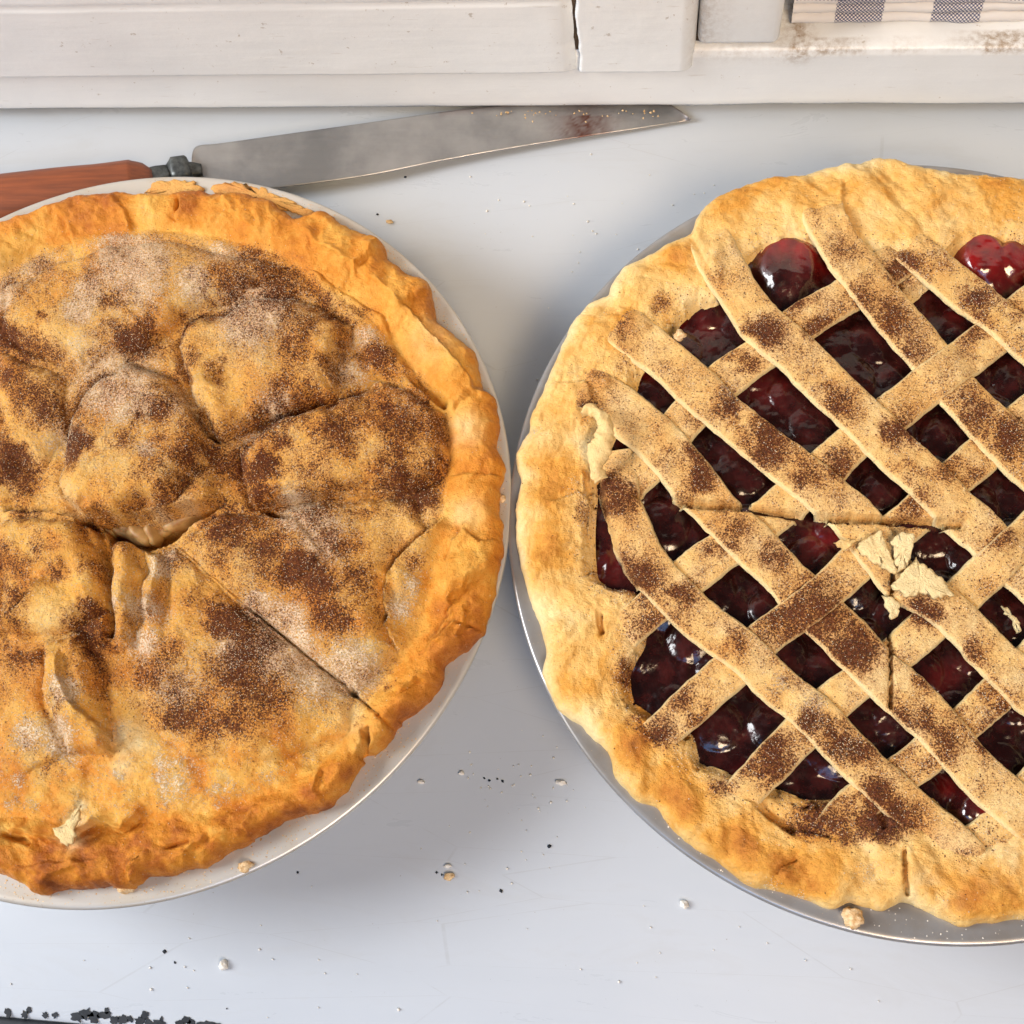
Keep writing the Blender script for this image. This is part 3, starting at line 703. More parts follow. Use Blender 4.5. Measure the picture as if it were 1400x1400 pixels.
H += .7*np.clip(s-.3, 0, 1)+.5*fbm(U, V, 14, 4, 3, .6)+.2*fbm(U, V, 4.5, 2, 8)+.8*np.abs(fbm(U+V*.3, V, 26, 3, 9))
H -= 4.5*ss(1.0, 1.28, s)+3.*ss(.97,1.08,s)*(fbm(U,V,22,3,4)>0.05)*.5
def step_on(poly, pos, neg, lp=20, ln=20, w_=1.8, wig=3):
    step(poly, pos, neg, lp, ln, w_, wig)
step_on([(955,285),(948,315),(960,345),(985,395)], -1.0, 1.5, 14, 26)
step_on([(1150,240),(1155,290),(1180,340)], .9, -.7, 20, 14)
step_on([(838,405),(850,430),(865,465)], -.6, 1.0, 14, 20)
step_on([(740,530),(800,520),(815,560)], .8, -.6, 14, 14)
step_on([(1010,1090),(1050,1100),(1090,1135),(1150,1150)], .3, -1.5, 20, 14)
step_on([(1065,1195),(1085,1185),(1100,1165)], .9, -.6, 16, 12)
step_on([(750,690),(790,670),(815,680)], .9, -.8, 16, 14)
step_on([(1240,400),(1260,380),(1290,345),(1315,320)], 0, 1.2, 12, 14)
groove([(800,640),(806,675),(815,690)], 2.5, 4); groove([(818,838),(824,865)], 3, 4); groove([(1040,1100),(1060,1118),(1090,1140)], 4.5, 6)
groove(CUT3, 4, 3); groove([(1170,1060),(1205,1110),(1212,1135)], 2.0, 6); groove([(1060,1196),(1068,1185),(1092,1175)], 1.2, 1.6)
toast = .30+.22*np.sin(math.pi*np.clip(s, 0, 1)**.9)*.7+.30*fbm(U, V, 55, 3, 6)+.12*wn-.06+blobs(U, V, [(1240,225,30,.3),(1050,240,40,.3),(1000,260,40,.25),(930,350,30,.2),(840,470,20,.2),(760,640,30,.2),(760,760,40,.25),(860,1020,40,.25),(930,1080,50,.28),(1000,1160,50,.3),(1090,1200,50,.35),(1340,1240,50,.2),(1350,245,30,.3),(1120,260,20,.2)])
toast -= .18*np.exp(-(D/2.6)**2)
pale = np.clip(blobs(U, V, [(1290,310,30,.4),(1180,300,25,.3),(730,600,16,.5),(720,650,12,.5),(740,830,20,.4),(1200,1200,20,.4),(1260,1215,26,.5),(960,350,20,.4),(1290,1240,20,.4),(1380,1160,40,.5),(1340,1170,30,.4)])*(.7+fbm(U, V, 14, 3, 2)), 0, 1)
n_c = fbm(U, V, 30, 4, 7, .65)
CR = [(1020,492,22,.9),(1045,605,38,1.),(1000,560,22,.6),(1100,652,26,.6),(1150,640,22,.8),(1290,640,22,.6),(1330,572,26,.9),(1370,600,28,.8),(1362,500,22,.6),(1215,442,26,.8),(1240,492,26,.7),(1175,415,30,.6),(1100,405,24,.8),(1130,450,24,.6),(1050,460,22,.9),(1160,350,22,.6),(950,620,30,.7),(960,655,20,.9),(850,682,24,1.1),(862,670,16,1.),(836,665,14,1.),(880,790,28,.9),(850,770,20,.8),(935,815,20,.8),(900,860,40,.6),(1000,740,30,.6),(1060,760,22,.7),(1110,800,25,.7),(1120,860,45,1.),(1170,885,32,1.15),(1150,840,22,.9),(1270,845,20,1.),(1255,830,16,1.),(1205,1135,42,1.9),(1165,1165,36,1.6),(1195,1090,24,1.5),(1250,1180,30,1.5),(1310,1195,22,1.3),(1215,1165,20,1.9),(1060,1010,28,.8),(1060,1045,30,.9),(1130,1120,34,1.2),(1105,1140,26,1.1),(900,1005,24,.9),(870,1000,18,.7),(930,955,20,.7),(965,985,22,.7),(985,1080,22,.5),(1010,1130,26,.6),(1240,590,22,.7),(1215,600,18,.8),(1230,650,22,.4),(1330,655,20,.5),(1365,735,18,.7),(1245,690,18,.7),(1225,1000,30,.7),(1290,1000,36,.7),(1150,1010,30,.6),(1330,900,24,.5),(1370,975,20,.6),(1230,380,26,.6),(1240,365,20,.8),(1340,410,20,.7),(1330,450,20,.7),(845,450,20,.6),(840,490,25,.5),(905,410,16,.7),(1080,560,20,.4),(1150,560,26,.6),(1030,830,20,.5),(1060,850,24,.5),(1000,880,20,.6),(1180,1030,24,.7),(1270,930,20,.4),(1350,1010,20,.6),(1100,990,22,.7),(1290,1190,20,.8),(800,560,22,.5),(790,700,20,.6),(860,920,20,.6),(1350,950,20,.4),(1385,420,20,.5),(1395,330,10,.2)]
base_c = blobs(U+14*n_c, V+14*fbm(U, V, 24, 4, 2, .7), CR)*(.9+.7*n_c)
cinn = np.clip(base_c*ss(.45, .9, s)+.10*ss(.5, 1, s)*(1+2*n_c)+.04, 0, 1.5)
gel_on = blobs(U, V, [(1070,322,14,.0)])
sug = np.clip(.25*ss(.5, 1, s)+.25*n_c+blobs(U, V, [(1130,330,20,.5),(1190,1190,20,.5),(730,590,12,.6),(1050,1215,14,.6),(1095,1225,10,.6)]), 0, .7)
V3 = np.stack([X-cR[0], Y-cR[1], H/1000], -1)
sk = np.array([np.stack([(Ro+a_)*np.cos(th), (Ro+a_)*np.sin(th), np.maximum((H[-1]+b_)/1000, .0372)], -1) for a_, b_ in ((0,-1.1),(-.0012,-2.2),(-.004,-2.6),(-.012,-3.0))])
V3 = np.concatenate([V3, sk]); ex = lambda a: np.concatenate([a, np.repeat(a[-1:], 4, 0)])
link('rim_crust', grid_mesh('rim_crust', V3, wrap=True, attrs={'toast': ex(toast), 'cinn': ex(cinn), 'sugar': ex(sug), 'pale': ex(pale)}), M['cherry_crust'], pie2)
GR_S = [scatter(V3, (U < 1460)*sug**1.5, 4000, 8, .0001)]; GR_C = [scatter(V3, (U < 1460)*cinn**2, 4500, 9, .00005)]
rimU, rimV, rimH = U, V, H
def rim_height(x, y):
    """height of the rim crust in mm by nearest polar sample; -1 inside"""
    dx = x-cR[0]; dy = y-cR[1]; r = np.hypot(dx, dy); a = np.arctan2(dy, dx)
    j = np.round((a+math.pi)/(2*math.pi)*NT_R).astype(int) % NT_R
    f = np.clip((r-Rin[j])/(Ro[j]-Rin[j]), 0, 1); i = np.round((1-(1-f)**(1/1.25))*(NR-1)).astype(int)
    s2 = (Ro[j]-r)/(Ro[j]-Ri[j])
    return np.where(r > Rin[j], rimH[i, j], 0), s2
shell_obj(M['cherry_crust'], pie2, 1)

# --- filling
NTf, NRf = 800, 240
thf = np.linspace(-math.pi, math.pi, NTf, endpoint=False)
Rf = np.interp(thf, th, Ri)+.0060
Rr = (np.linspace(0, 1, NRf)**.75)[:,None]*Rf[None]
X = cR[0]+Rr*np.cos(thf); Y = cR[1]+Rr*np.sin(thf); U, V = PX(X, Y, .043)
H = zlat_mm(U, V, Rr)-4.0
rr_ = random.Random(11); 
ch = np.zeros_like(H)
pts = []
for _ in range(4000):
    a = rr_.random()*2*math.pi; r = .100*math.sqrt(rr_.random()); p = (cR[0]+r*math.cos(a), cR[1]+r*math.sin(a))
    if all((p[0]-q[0])**2+(p[1]-q[1])**2 > .0128**2 for q in pts): pts.append(p)
for (px_, py_) in pts:
    R0 = .0082*(.85+.3*rr_.random()); q = ((X-px_)**2+(Y-py_)**2)/R0**2
    ch = np.maximum(ch, np.where(q < 1, np.sqrt(np.maximum(1-q, 0)), 0)*(.6+.5*rr_.random()))
H += 1.9*ch**1.3-1.0+.5*fbm(U, V, 18, 3, 5)
GEL = [(1075,360,52,1.),(1350,345,62,1.),(1190,336,16,.9),(1335,1100,42,.9),(1320,1115,38,.8),(885,945,34,.36),(825,755,32,.6),(975,1020,42,.35),(880,520,26,.5),(1100,735,38,.5),(1160,735,22,.6),(960,445,44,.45),(1060,545,30,.4),(1290,925,26,.35),(1300,410,30,.25),(900,690,24,.2)]
g = blobs(U, V, GEL)
H = H+3.0*ss(.35, .9, g)*(1-.3*ch)
OV = blobs(U, V, [(1078,362,62,1.),(1345,350,42,1.),(1392,350,36,1.),(1335,1105,36,.95),(1352,1112,26,.9)])
H = H+(3.2-1.5*ch**1.3)*ss(.42, .8, OV)
RR2 = (Rr-(Rf[None]-.006))*1000; H = H-2.2*ss(0, 3, RR2)*(1-ss(.42, .8, OV))
red = np.clip(blobs(U, V, [(1106,334,30,1.),(1062,330,26,1.),(1128,352,14,.9),(1350,330,60,.9),(1390,345,30,.8),(1195,338,14,.8),(1345,1070,26,.7),(1360,1100,22,.9),(1300,1075,14,.4),(830,770,24,.2),(812,790,12,.6),(1120,735,16,.45),(1140,730,14,.45),(930,430,14,.35),(1050,530,26,.18),(885,500,14,.4),(1290,930,24,.2),(960,440,20,.15),(1165,742,12,.7),(1015,1060,20,.25),(1310,420,14,.25)])*(1+.6*fbm(U, V, 16, 3, 8)), 0, 1)
vf = np.stack([X-cR[0], Y-cR[1], H/1000], -1)
link('cherry_filling', grid_mesh('cherry_filling', vf, wrap=True, attrs={'red': red, 'wet': np.clip(g*1.3-.25, 0, 1)}), M['gel'], pie2)

# --- lattice strips
A_ST = [
 [(1225,322),(1262,352),(1300,385),(1352,425),(1400,468),(1470,530),(1560,610)],
 [(1122,262),(1130,300),(1155,345),(1207,415),(1268,486),(1312,540),(1358,590),(1400,632),(1480,705),(1580,800)],
 [(968,296),(970,325),(995,375),(1042,445),(1095,492),(1170,567),(1216,614),(1258,652),(1302,697),(1345,735),(1400,788),(1480,862),(1560,930)],
 [(812,408),(845,440),(900,482),(946,525),(990,566),(1058,622),(1120,672),(1168,712),(1225,790),(1262,812),(1312,852),(1352,893),(1400,940),(1500,1035)],
 [(758,500),(778,520),(822,540),(880,585),(925,632),(975,692),(1045,762),(1100,818),(1155,872),(1197,917),(1250,962),(1292,1007),(1340,1060),(1395,1108),(1450,1150)],
 [(836,612),(842,650),(858,715),(888,775),(950,842),(1015,892),(1062,937),(1112,977),(1165,1032),(1215,1078),(1278,1132),(1320,1170),(1345,1200)],
  [(1425,300),(1490,362),(1540,410),(1600,470)],
]
B_ST = [
 [(826,700),(850,665),(885,635),(935,573),(985,522),(1040,483),(1100,437),(1152,406),(1215,362),(1262,335),(1290,300)],
 [(826,880),(880,838),(960,772),(1010,736),(1060,700),(1130,640),(1165,607),(1225,562),(1272,525),(1325,485),(1400,425),(1470,370)],
 [(862,1045),(905,1000),(960,950),(1000,915),(1045,872),(1095,837),(1140,800),(1190,752),(1245,711),(1285,672),(1325,637),(1400,572),(1500,490)],
 [(985,1120),(1020,1080),(1065,1032),(1110,987),(1150,950),(1190,920),(1230,890),(1285,842),(1335,796),(1400,736),(1500,650),(1580,590)],
 [(1100,1190),(1150,1122),(1200,1077),(1250,1046),(1290,1012),(1335,975),(1400,912),(1500,820),(1570,760)],
 [(1215,1225),(1270,1172),(1340,1150),(1400,1088),(1480,1010),(1540,960)],
 [(1320,460),(1370,430),(1420,380),(1460,350)],
]
B_ST = B_ST[:6]
WA = [54, 62, 60, 60, 64, 60, 56]; WB = [54, 58, 56, 56, 56, 56]
def resample(P, stp=2.6):
    P = np.array(P, float)
    # Catmull-Rom through the measured points
    Q = [P[0]*2-P[1]]+list(P)+[P[-1]*2-P[-2]]; out = []
    for i in range(1, len(Q)-2):
        p0, p1, p2, p3 = Q[i-1], Q[i], Q[i+1], Q[i+2]; n = max(2, int(np.hypot(*(p2-p1))/stp))
        for k_ in range(n):
            t_ = k_/n; out.append(.5*((2*p1)+(p2-p0)*t_+(2*p0-5*p1+4*p2-p3)*t_**2+(-p0+3*p1-3*p2+p3)*t_**3))
    out.append(Q[-2]); return np.array(out)
def strip(P, wpx, level, others, seed, over=()):
    FA = ((64 if seed > 5 else 34), 40) if level > .5 else (48, 40)
    C = resample(P); T = np.gradient(C, axis=0); T /= np.linalg.norm(T, axis=1)[:,None]
    k_ = np.hanning(19); k_ /= k_.sum()
    T = np.stack([np.convolve(np.pad(T[:,i], 9, 'edge'), k_, 'valid') for i in (0, 1)], 1); T /= np.linalg.norm(T, axis=1)[:,None]
    N = np.stack([-T[:,1], T[:,0]], 1)
    n = len(C); run = np.arange(n)*2.6
    hw0 = wpx/2*(1+.10*fbm(run, run*0+seed, 60, 2, seed))
    eL = hw0*(1+.05*fbm(run, run*0+7, 16, 3, seed+1)); eR = hw0*(1+.05*fbm(run, run*0+19, 16, 3, seed+2))
    # cross-section: top (25) then underside (7)
    q = np.linspace(-1, 1, 27); top_ = np.clip(1-np.abs(q)**10, 0, 1)**.6
    qq = np.r_[q, np.linspace(.96, -.96, 6)]; th_ = np.r_[top_*1.0, np.full(6, -1.0)]
    th_[0] = th_[26] = -.35
    off = np.where(qq[None] > 0, qq[None]*eR[:,None], qq[None]*eL[:,None])
    Uc = C[:,0][:,None]+N[:,0][:,None]*off; Vc = C[:,1][:,None]+N[:,1][:,None]*off
    Wp = Wn(np.stack([Uc.ravel(), Vc.ravel()], 1), .0455).reshape(n, len(qq), 3)
    x, y = Wp[...,0], Wp[...,1]; rr = np.hypot(x-cR[0], y-cR[1])
    z = zlat_mm(Uc, Vc, rr)+level
    for oi, O in enumerate(others):
        d, _, _ = poly_dist(Uc, Vc, resample(O, 12)); b = np.exp(-(d/30)**4)
        sgn = 1.0
        if oi in over: sgn = -1.6 if level > .5 else 2.2
        if level > .5 or oi in over: z += sgn*.7*b
        elif level <= .5: z -= .5*b
    rh, s2 = rim_height(x, y)
    ride = np.where((run < run[-1]*.5)[:,None], (.0 if seed in (4, 5) else -.4), -1.8) if level > .5 else -1.8+0*rh
    z = np.where(rh > 0, np.maximum(z-3*ss(.95, .5, s2), rh+ride-.9*ss(.7, .25, s2)), z)
    thick = 1.15
    run2 = np.repeat(run[:,None], len(qq), 1)
    is_top = (np.arange(len(qq)) < 27)[None]
    z = z + th_[None]*thick + is_top*(.28*fbm(Uc, Vc, 14, 3, seed)+.10*fbm(Uc, Vc, 5, 2, 3)+.25*(1-qq[None]**2))
    # knife cuts press the pastry open
    dm = 0
    for Cc, wd in ((CUT, 5.5), (CUT2, 2.5), (CUT3, 3.5), (CUT4, 7)):
        d, sd_, rr3 = poly_dist(Uc+2*fbm(Uc, Vc, 9, 2, 4), Vc+2*fbm(Uc, Vc, 9, 2, 6), Cc)
        z = z-5.5*np.exp(-(d/wd)**6)*ss(-.02, .05, rr3)-.6*np.exp(-(d/(wd*3))**2)
    fade = np.minimum(run/FA[0], run[::-1]/FA[1]); z = z - 3.2*(1-ss(0, 1, fade))[:,None]
    Vv = np.stack([x-cR[0], y-cR[1], z/1000], -1)
    nc_ = fbm(Uc, Vc, 30, 4, 7, .65)
    e = np.abs(qq)[None]
    ci = blobs(Uc+14*nc_, Vc+14*fbm(Uc, Vc, 24, 4, 2, .7), CR)*(.9+.7*nc_)+.34+.30*nc_
    ci = ci*(1-.75*ss(.80, 1.0, e))*(.5+.5*ss(.3, .7, s2)*(rh > 0)+.5*(rh <= 0))
    ci = np.clip(np.where(is_top, ci, 0), 0, 1.5)
    pl = np.clip(.15+.75*ss(.82, 1.0, e)+.5*blobs(Uc, Vc, [(1195,930,30,1.),(1230,760,26,1.4),(1255,800,34,1.4),(1215,760,20,1.4),(1290,850,26,.8),(1330,760,30,.7),(1290,700,20,.5),(1310,1160,30,.9),(1290,1150,20,.8),(1300,300,20,.5)]), 0, 1)
    to = .26+.22*fbm(Uc, Vc, 50, 3, 6)+.15*ss(1.0, .5, s2)*(rh > 0)+0*e
    sg_ = np.clip(.30+.35*nc_+blobs(Uc, Vc, [(1110,970,24,.6),(1160,1020,20,.6),(1065,935,16,.5),(1190,540,20,.3),(1000,540,20,.4)]), 0, .8)*(1-.6*ss(.85, 1, e))
    o = link('lattice_strip', grid_mesh('lattice_strip', Vv, wrap=True, attrs={'toast': to, 'cinn': ci, 'sugar': sg_+0*ci, 'pale': pl+0*ci}), M['cherry_crust'], pie2)
    tp = slice(2, 25)
    return Vv[:, tp], ci[:, tp], (sg_+0*ci)[:, tp], Uc[:, tp]
rs = np.random.RandomState(21)
jobs = [(A_ST[i], WA[i], .9, B_ST, 3+i, {1: (1,), 2: (3,), 4: (2,)}.get(i, ())) for i in range(len(A_ST))]
jobs += [(B_ST[i], WB[i], 0.0, A_ST, 23+i, {1: (1,), 3: (2,), 2: (4,)}.get(i, ())) for i in range(len(B_ST))]
for j in jobs:
    Vv, ci, sg_, Uc = strip(*j)
    fl1 = Vv.reshape(-1, 3); m_ = (Uc.reshape(-1) < 1450)
    for arr, lst, cnt, lift in ((ci**2, GR_C, 1500, .00005), (sg_**1.5, GR_S, 900, .0001)):
        p = arr.reshape(-1)*m_+1e-9; p /= p.sum(); ix = rs.choice(len(p), cnt, p=p)
        lst.append(fl1[ix]+np.c_[(rs.rand(cnt, 2)-.5)*.0007, np.full(cnt, lift)])
grains('sugar_grains', np.concatenate(GR_S), .00014, M['sugar'], pie2, 5)
grains('cinnamon_grains', np.concatenate(GR_C), .00019, M['cinn'], pie2, 6)

# --- broken flakes of pastry on the lattice
def flake(pts, z, thick, seed, toastv=.2, palev=.75, tilt=0., curl=0., parent=pie2):
    P = np.array(pts, float); cen = P.mean(0)
    bm = bmesh.new(); dense = []
    for i in range(len(P)):
        a, b = P[i], P[(i+1) % len(P)]; n = max(2, int(np.hypot(*(b-a))/3))
        for k_ in range(n):
            q = a+(b-a)*k_/n; dense.append(q+np.array([vn(q[0]/4, q[1]/4, seed)-.5, vn(q[0]/4+9, q[1]/4, seed+1)-.5])*6)
    rings = []
    for f, dz in ((1., -.5), (.97, .35), (.85, .5), (.55, .55), (.25, .6)):
        ring = []
        for q in dense:
            r_ = cen+(q-cen)*f; w3 = W(r_[0], r_[1], z)
            zz = w3[2]+dz*thick+tilt*(r_[0]-cen[0])*.001+curl*((r_[0]-cen[0])**2+(r_[1]-cen[1])**2)*1e-6+.0006*(float(fbm(np.array(r_[0]), np.array(r_[1]), 9, 3, seed)))
            ring.append(bm.verts.new((w3[0]-parent.location.x, w3[1]-parent.location.y, zz)))
        rings.append(ring)
    n = len(dense)
    for a, b in zip(rings, rings[1:]):
        for i in range(n): bm.faces.new((a[i], a[(i+1) % n], b[(i+1) % n], b[i]))
    bm.faces.new(rings[-1]); bm.faces.new(rings[0][::-1])
    bmesh.ops.recalc_face_normals(bm, faces=bm.faces)
    me = bm_mesh('crust_flake', bm)
    for nme, vv in (('toast', toastv), ('cinn', .14), ('sugar', .2), ('pale', palev)):
        at = me.attributes.new(nme, 'FLOAT', 'POINT'); at.data.foreach_set('value', np.full(len(me.vertices), vv, np.float32))
    return link('crust_flake', me, M['cherry_crust'] if parent is pie2 else M['apple_crust'], parent)
flake([(1172,745),(1205,725),(1218,760),(1226,785),(1205,775),(1175,752)], .0500, .0012, 1, .2, .7, .01)
flake([(1218,738),(1232,728),(1250,730),(1246,760),(1240,775),(1228,780),(1222,760)], .0508, .0011, 2, .1, .9, .02)
flake([(1216,803),(1232,784),(1252,762),(1284,786),(1306,812),(1282,818),(1262,810),(1238,816)], .0502, .0011, 3, .15, .85, -.01)
flake([(1140,742),(1158,735),(1172,742),(1150,752)], .0495, .001, 4, .35, .3)
flake([(1208,815),(1222,818),(1232,830),(1228,842),(1218,846),(1212,832)], .0478, .001, 5, 0, 1.)
flake([(1370,828),(1376,830),(1392,850),(1398,862),(1391,868),(1386,852)], .0475, .0012, 6, .1, .9)
# curled flake standing on the left rim
def curl():
    C = resample([(795,566),(806,559),(820,566),(828,582),(824,600),(817,622),(815,640),(822,655)], 2)
    n = len(C); T = np.gradient(C, axis=0); T /= np.linalg.norm(T, axis=1)[:,None]; N = np.stack([-T[:,1], T[:,0]], 1)
    f = np.linspace(0, 1, n); wd = (6*np.sin(np.clip(f*1.15+.08, 0, 1)*math.pi)**.4+2+6*ss(.35, .7, f))*(1+.7*fbm(f*40, f*0, 4, 3, 5))
    q = np.linspace(0, 2*math.pi, 16, endpoint=False)
    z = .0510+.003*np.sin(f*math.pi)-.0035*f
    V_ = np.zeros((n, 16, 3))
    for i in range(n):
        for j in range(16):
            o_ = math.cos(q[j])*wd[i]; p = W(C[i,0]+N[i,0]*o_, C[i,1]+N[i,1]*o_, z[i])
            V_[i, j] = (p[0]-cR[0], p[1]-cR[1], p[2]+.0007*math.sin(q[j])-.0010*math.cos(q[j])**2+.0008*float(fbm(np.array(i*1.), np.array(j*2.), 5, 3, 2)))
    o1 = V_.reshape(-1, 3)
    at = {k_: np.full((n, 16), v) for k_, v in (('toast', .3), ('cinn', .08), ('sugar', .1), ('pale', .45))}
    me = grid_mesh('curled_flake', V_, wrap=True, attrs=at)
    link('crust_flake', me, M['cherry_crust'], pie2)
curl()
flake([(196,263),(206,252),(222,247),(245,246),(266,249),(280,260),(262,270),(225,270)], .0402, .0007, 12, .45, .2, 0, 0, pie)
flake([(288,256),(310,250),(335,252),(362,258),(395,272),(430,290),(420,298),(380,284),(340,272),(300,268)], .0398, .0006, 13, .45, .2, 0, 0, pie)
flake([(103,1105),(110,1102),(108,1120),(102,1130),(104,1150),(92,1158),(78,1145),(72,1135),(88,1128),(97,1118)], .0505, .0010, 8, .2, .7, 0, 0, pie)

# ------------------------------------------------------------------ knife
kn = empty('kitchen_knife', tuple(W(240, 235, .0)))
tag(kn, 'long kitchen knife with reddish brown wooden handle, blade tip pushed under the window rail', 'knife')
def rel(p, o=kn): return (p[0]-o.location.x, p[1]-o.location.y, p[2])
def blade():
    n, m = 170, 22
    spine = resample([(262,216),(265,203),(276,198),(300,196),(400,182),(500,168),(620,151),(720,140),(820,132),(880,134),(915,142),(945,163)], 4)
    edgec = resample([(262,262),(300,262),(380,257),(500,241),(600,221),(700,203),(800,187),(860,178),(910,170),(944,165)], 4)
    def rs_(C, n):
        d = np.r_[0, np.cumsum(np.hypot(*np.diff(C, axis=0).T))]; t_ = np.linspace(0, d[-1], n)
        return np.stack([np.interp(t_, d, C[:,0]), np.interp(t_, d, C[:,1])], 1)
    S, E = rs_(spine, n), rs_(edgec, n)
    V_ = np.zeros((n, 2*m, 3)); st_ = np.zeros((n, 2*m))
    for i in range(n):
        f = i/(n-1); z0 = .0085*(1-f)**1.3+.0016
        for j in range(2*m):
            g_ = j/(m-1) if j < m else (2*m-1-j)/(m-1)
            hgt = (.0011*(1-g_)+.0001) * (1 if j < m else -1)*.6
            if g_ > .93: hgt *= (1-g_)/.07+.05
            p = S[i]*(1-g_)+E[i]*g_
            zz = z0+hgt+.0006*(1-g_)-.001*g_*(1-f)
            V_[i, j] = rel(W(p[0], p[1], zz))
            u_, v_ = p
            st_[i, j] = np.clip(math.exp(-((u_-800)/36)**2)*(.5+.8*vn(np.array(u_*.2), np.array((v_-u_*.3)*.35), 3))*(1 if v_ > 158 else .4)*.9 + .25*math.exp(-((u_-940)/12)**2)+.35*math.exp(-(g_/.08)**2)*(f > .5), 0, 1)*(j < m)  # brown smears and tip stain, plus painted shade along the spine by the rail
    return grid_mesh('blade', V_, wrap=True, attrs={'stain_and_shade': st_}, flip=True)
link('blade', blade(), M['steel'], kn)
def tube_part(name, C, half, zc, rz, mat, power=2.6):
    C = resample(C, 4); n = len(C); T = np.gradient(C, axis=0); T /= np.linalg.norm(T, axis=1)[:,None]; N = np.stack([-T[:,1], T[:,0]], 1)
    f = np.linspace(0, 1, n); hw = np.interp(f, *zip(*half)); zz = np.interp(f, *zip(*zc)); rz_ = np.interp(f, *zip(*rz))
    q = np.linspace(0, 2*math.pi, 28, endpoint=False)
    V_ = np.zeros((n+2, 28, 3))
    for i in range(n):
        for j in range(28):
            c_, s2_ = math.cos(q[j]), math.sin(q[j])
            cx_ = math.copysign(abs(c_)**(2/power), c_); sy_ = math.copysign(abs(s2_)**(2/power), s2_)
            p = W(C[i,0]+N[i,0]*hw[i]*cx_, C[i,1]+N[i,1]*hw[i]*cx_, zz[i])
            V_[i+1, j] = rel((p[0], p[1], p[2]+rz_[i]*sy_))
    V_[0] = V_[1].mean(0); V_[-1] = V_[-2].mean(0)
    return link(name, grid_mesh(name, V_, wrap=True, flip=True), mat, kn)
tube_part('handle', [(-190,322),(-60,293),(60,272),(150,260),(190,254),(214,250)], [(0,30),(.1,44),(.5,36),(.8,30),(.93,29),(.97,24),(1,14)], [(0,.010),(1,.0105)], [(0,.004),(.08,.0085),(.6,.0085),(.93,.0085),(1,.005)], M['wood'])
tube_part('bolster', [(208,252),(216,246),(226,242),(234,238),(236,237),(258,234),(262,233)], [(0,15),(.15,13),(.4,9),(.52,10),(.56,15),(.92,15),(1,8)], [(0,.0105),(1,.0105)], [(0,.0048),(.5,.0030),(.56,.0048),(.9,.0048),(1,.0025)], M['iron'], 5)
tube_part('tang', [(254,235),(264,233),(276,232)], [(0,10),(1,7)], [(0,.0105),(1,.0105)], [(0,.003),(1,.001)], M['iron'], 5)

# ------------------------------------------------------------------ crumbs
CR_L = [
 (532,303,.0006,6,4,'tan pastry crumb on the table just right of the apple pie near its upper rim','t'),
 (614,1199,.0006,8,5,'largest tan crumb on the table low between the two pans','t'),
 (612,1184,.0005,5,3,'small pale crumb just above the largest one low between the pans','w'),
 (935,1236,.0006,6,6,'pale crumb on the table below the left edge of the grey pan','w'),
 (306,1319,.0006,6,7,'whitish flat crumb on the table below the apple pie','w'),
 (766,1070,.0005,8,4,'elongated greenish beige crumb beside the lower left of the grey pan','w'),
 (576,1069,.0004,5,3,'small grey crumb by the lower right rim of the pale cream pan','w'),
 (631,1057,.0004,4,3,'tiny beige crumb in the gap between the pans, above the largest crumb','w'),
]
for (u, v, z, a, b, lab, kd) in CR_L:
    o = lump('crumb', u, v, z, a*.00021, b*.00021, b*.00018, M['crumb'] if kd == 't' else M['crumbw'], None, int(u) % 13+1, rough=.35, sub=3, flat=False)
    tag(o, lab, 'crumb', 'crumbs lying on the tabletop')
for (u, v, z, a, b, lab) in [
 (1168,1255,.0405,12,14,'blocky pastry crumb on the lower rim of the grey pan'),
 (929,460,.0475,8,8,'golden crumb resting on the dark cherry filling near the upper left'),
 (335,1184,.0400,10,7,'golden crumb on the lower right rim of the pale cream pan'),
 (173,1213,.0400,10,8,'round crumb at the bottom edge of the apple pie crust'),
 (687,682,.0400,5,6,'small amber crumb on the right rim of the pale cream pan')]:
    o = lump('crumb', u, v, z, a*.00021, b*.00021, min(a, b)*.00018, M['crumb'], None, int(u) % 13+1, rough=.4, sub=3)
    tag(o, lab, 'crumb', 'crumbs resting on the pans and pies')
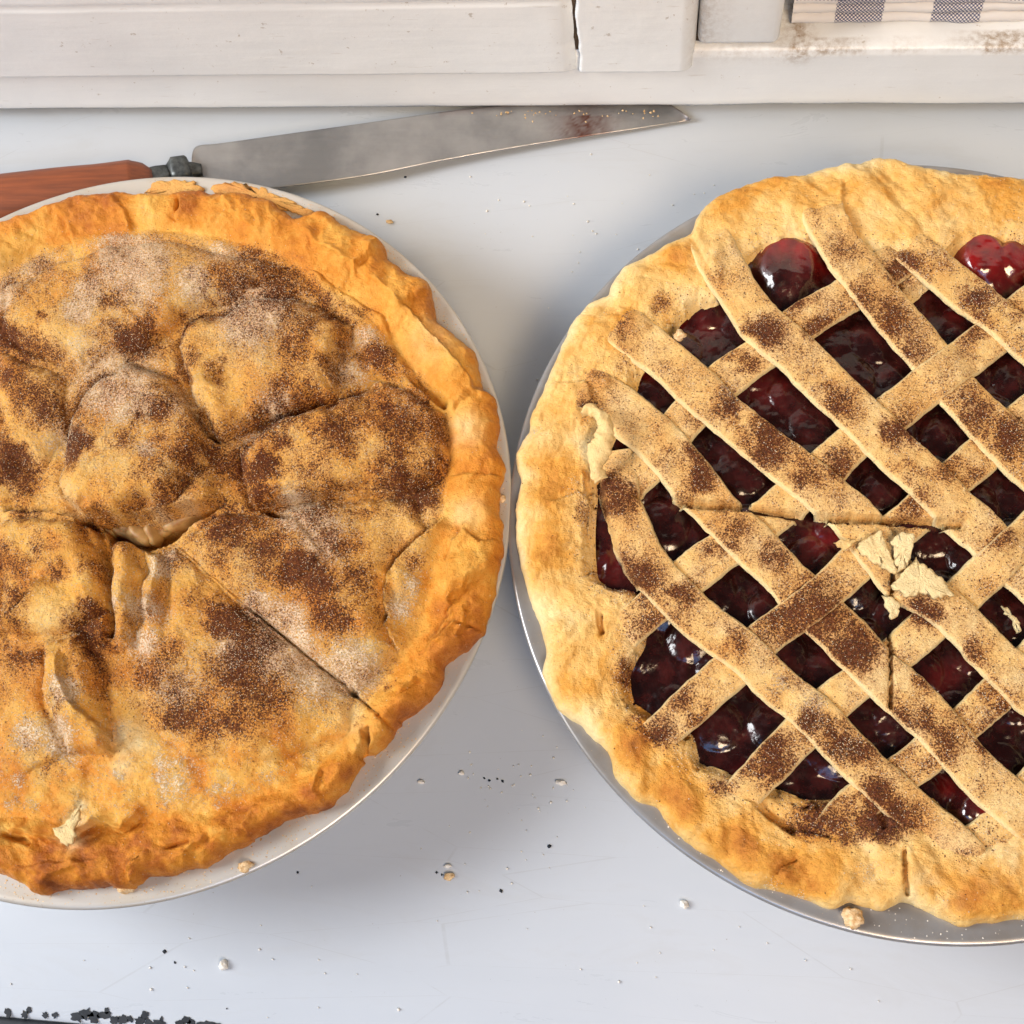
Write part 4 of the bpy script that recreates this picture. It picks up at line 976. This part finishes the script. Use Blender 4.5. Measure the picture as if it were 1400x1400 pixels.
# dust of crumbs too fine to count
r = np.random.RandomState(12); P = []; Q = []
for (u, v, z, su, sv, n) in ((700,1080,.0002,70,60,34),(760,1150,.0002,110,90,26),(350,1310,.0002,160,60,22),(900,300,.0002,120,70,20),(1000,1320,.0002,160,40,14),(700,350,.0002,90,80,12),(740,20,.0,0,0,0)):
    for _ in range(n): P.append(W(u+su*r.randn()*.8, v+sv*r.randn()*.8, z))
P = np.array(P)
keep = (np.hypot(P[:,0]-cL[0], P[:,1]-cL[1]) > .126) & (np.hypot(P[:,0]-cR[0], P[:,1]-cR[1]) > .126)
cdust = grains('crumb_dust', P[keep], .00035, M['crumbw'], None, 3); tag(cdust, 'fine pale crumb dust scattered over the white tabletop', 'crumbs')
for (u, v, n) in ((680,1065,2),(225,1301,1),(239,1316,1),(310,1379,1),(407,1193,1),(662,1064,2),(597,1193,2),(751,1157,1),(554,242,1),(685,1218,1),(516,293,1)):
    Q += [W(u+(k_*7), v+k_*3, .0002) for k_ in range(n)]
sd_ = grains('dark_specks', np.array(Q), .0006, M['dark'], None, 8, .5); tag(sd_, 'tiny dark specks of chipped paint on the tabletop', 'specks')
# crumbs along the blade and dust on the dish rims
P = []
for u in r.uniform(615, 900, 40): P.append(W(u, 151+abs(r.randn())*6, .0055))
bc = grains('blade_crumbs', np.array(P), .00042, M['crumb'], None, 9); tag(bc, 'pale crumbs strewn along the back of the knife blade', 'crumbs')
def rim_dust(c, R, a0, a1, n, sz, mat, seed, lab):
    q = np.random.RandomState(seed); a = q.uniform(a0, a1, n); rr = (R-1.5-8*q.rand(n)**1.3)/1000
    Pp = np.stack([c[0]+rr*np.cos(a), c[1]+rr*np.sin(a), .0388+.0007*(rr*1000-113)/9], -1)
    o = grains('rim_dust', Pp, sz, mat, None, seed); tag(o, lab, 'crumbs')
rim_dust(cL, rL, -1.9, 1.3, 2600, .00028, M['crumb'], 4, 'golden crumb dust on the rim of the pale cream pan')
rim_dust(cL, rL, -.1, 1.4, 2400, .0002, M['cinn'], 5, 'brown cinnamon dust on the upper right rim of the pale cream pan')
rim_dust(cR, rR, -2.4, -1.2, 190, .00024, M['crumbw'], 6, 'pale crumb dust on the lower rim of the grey pan')
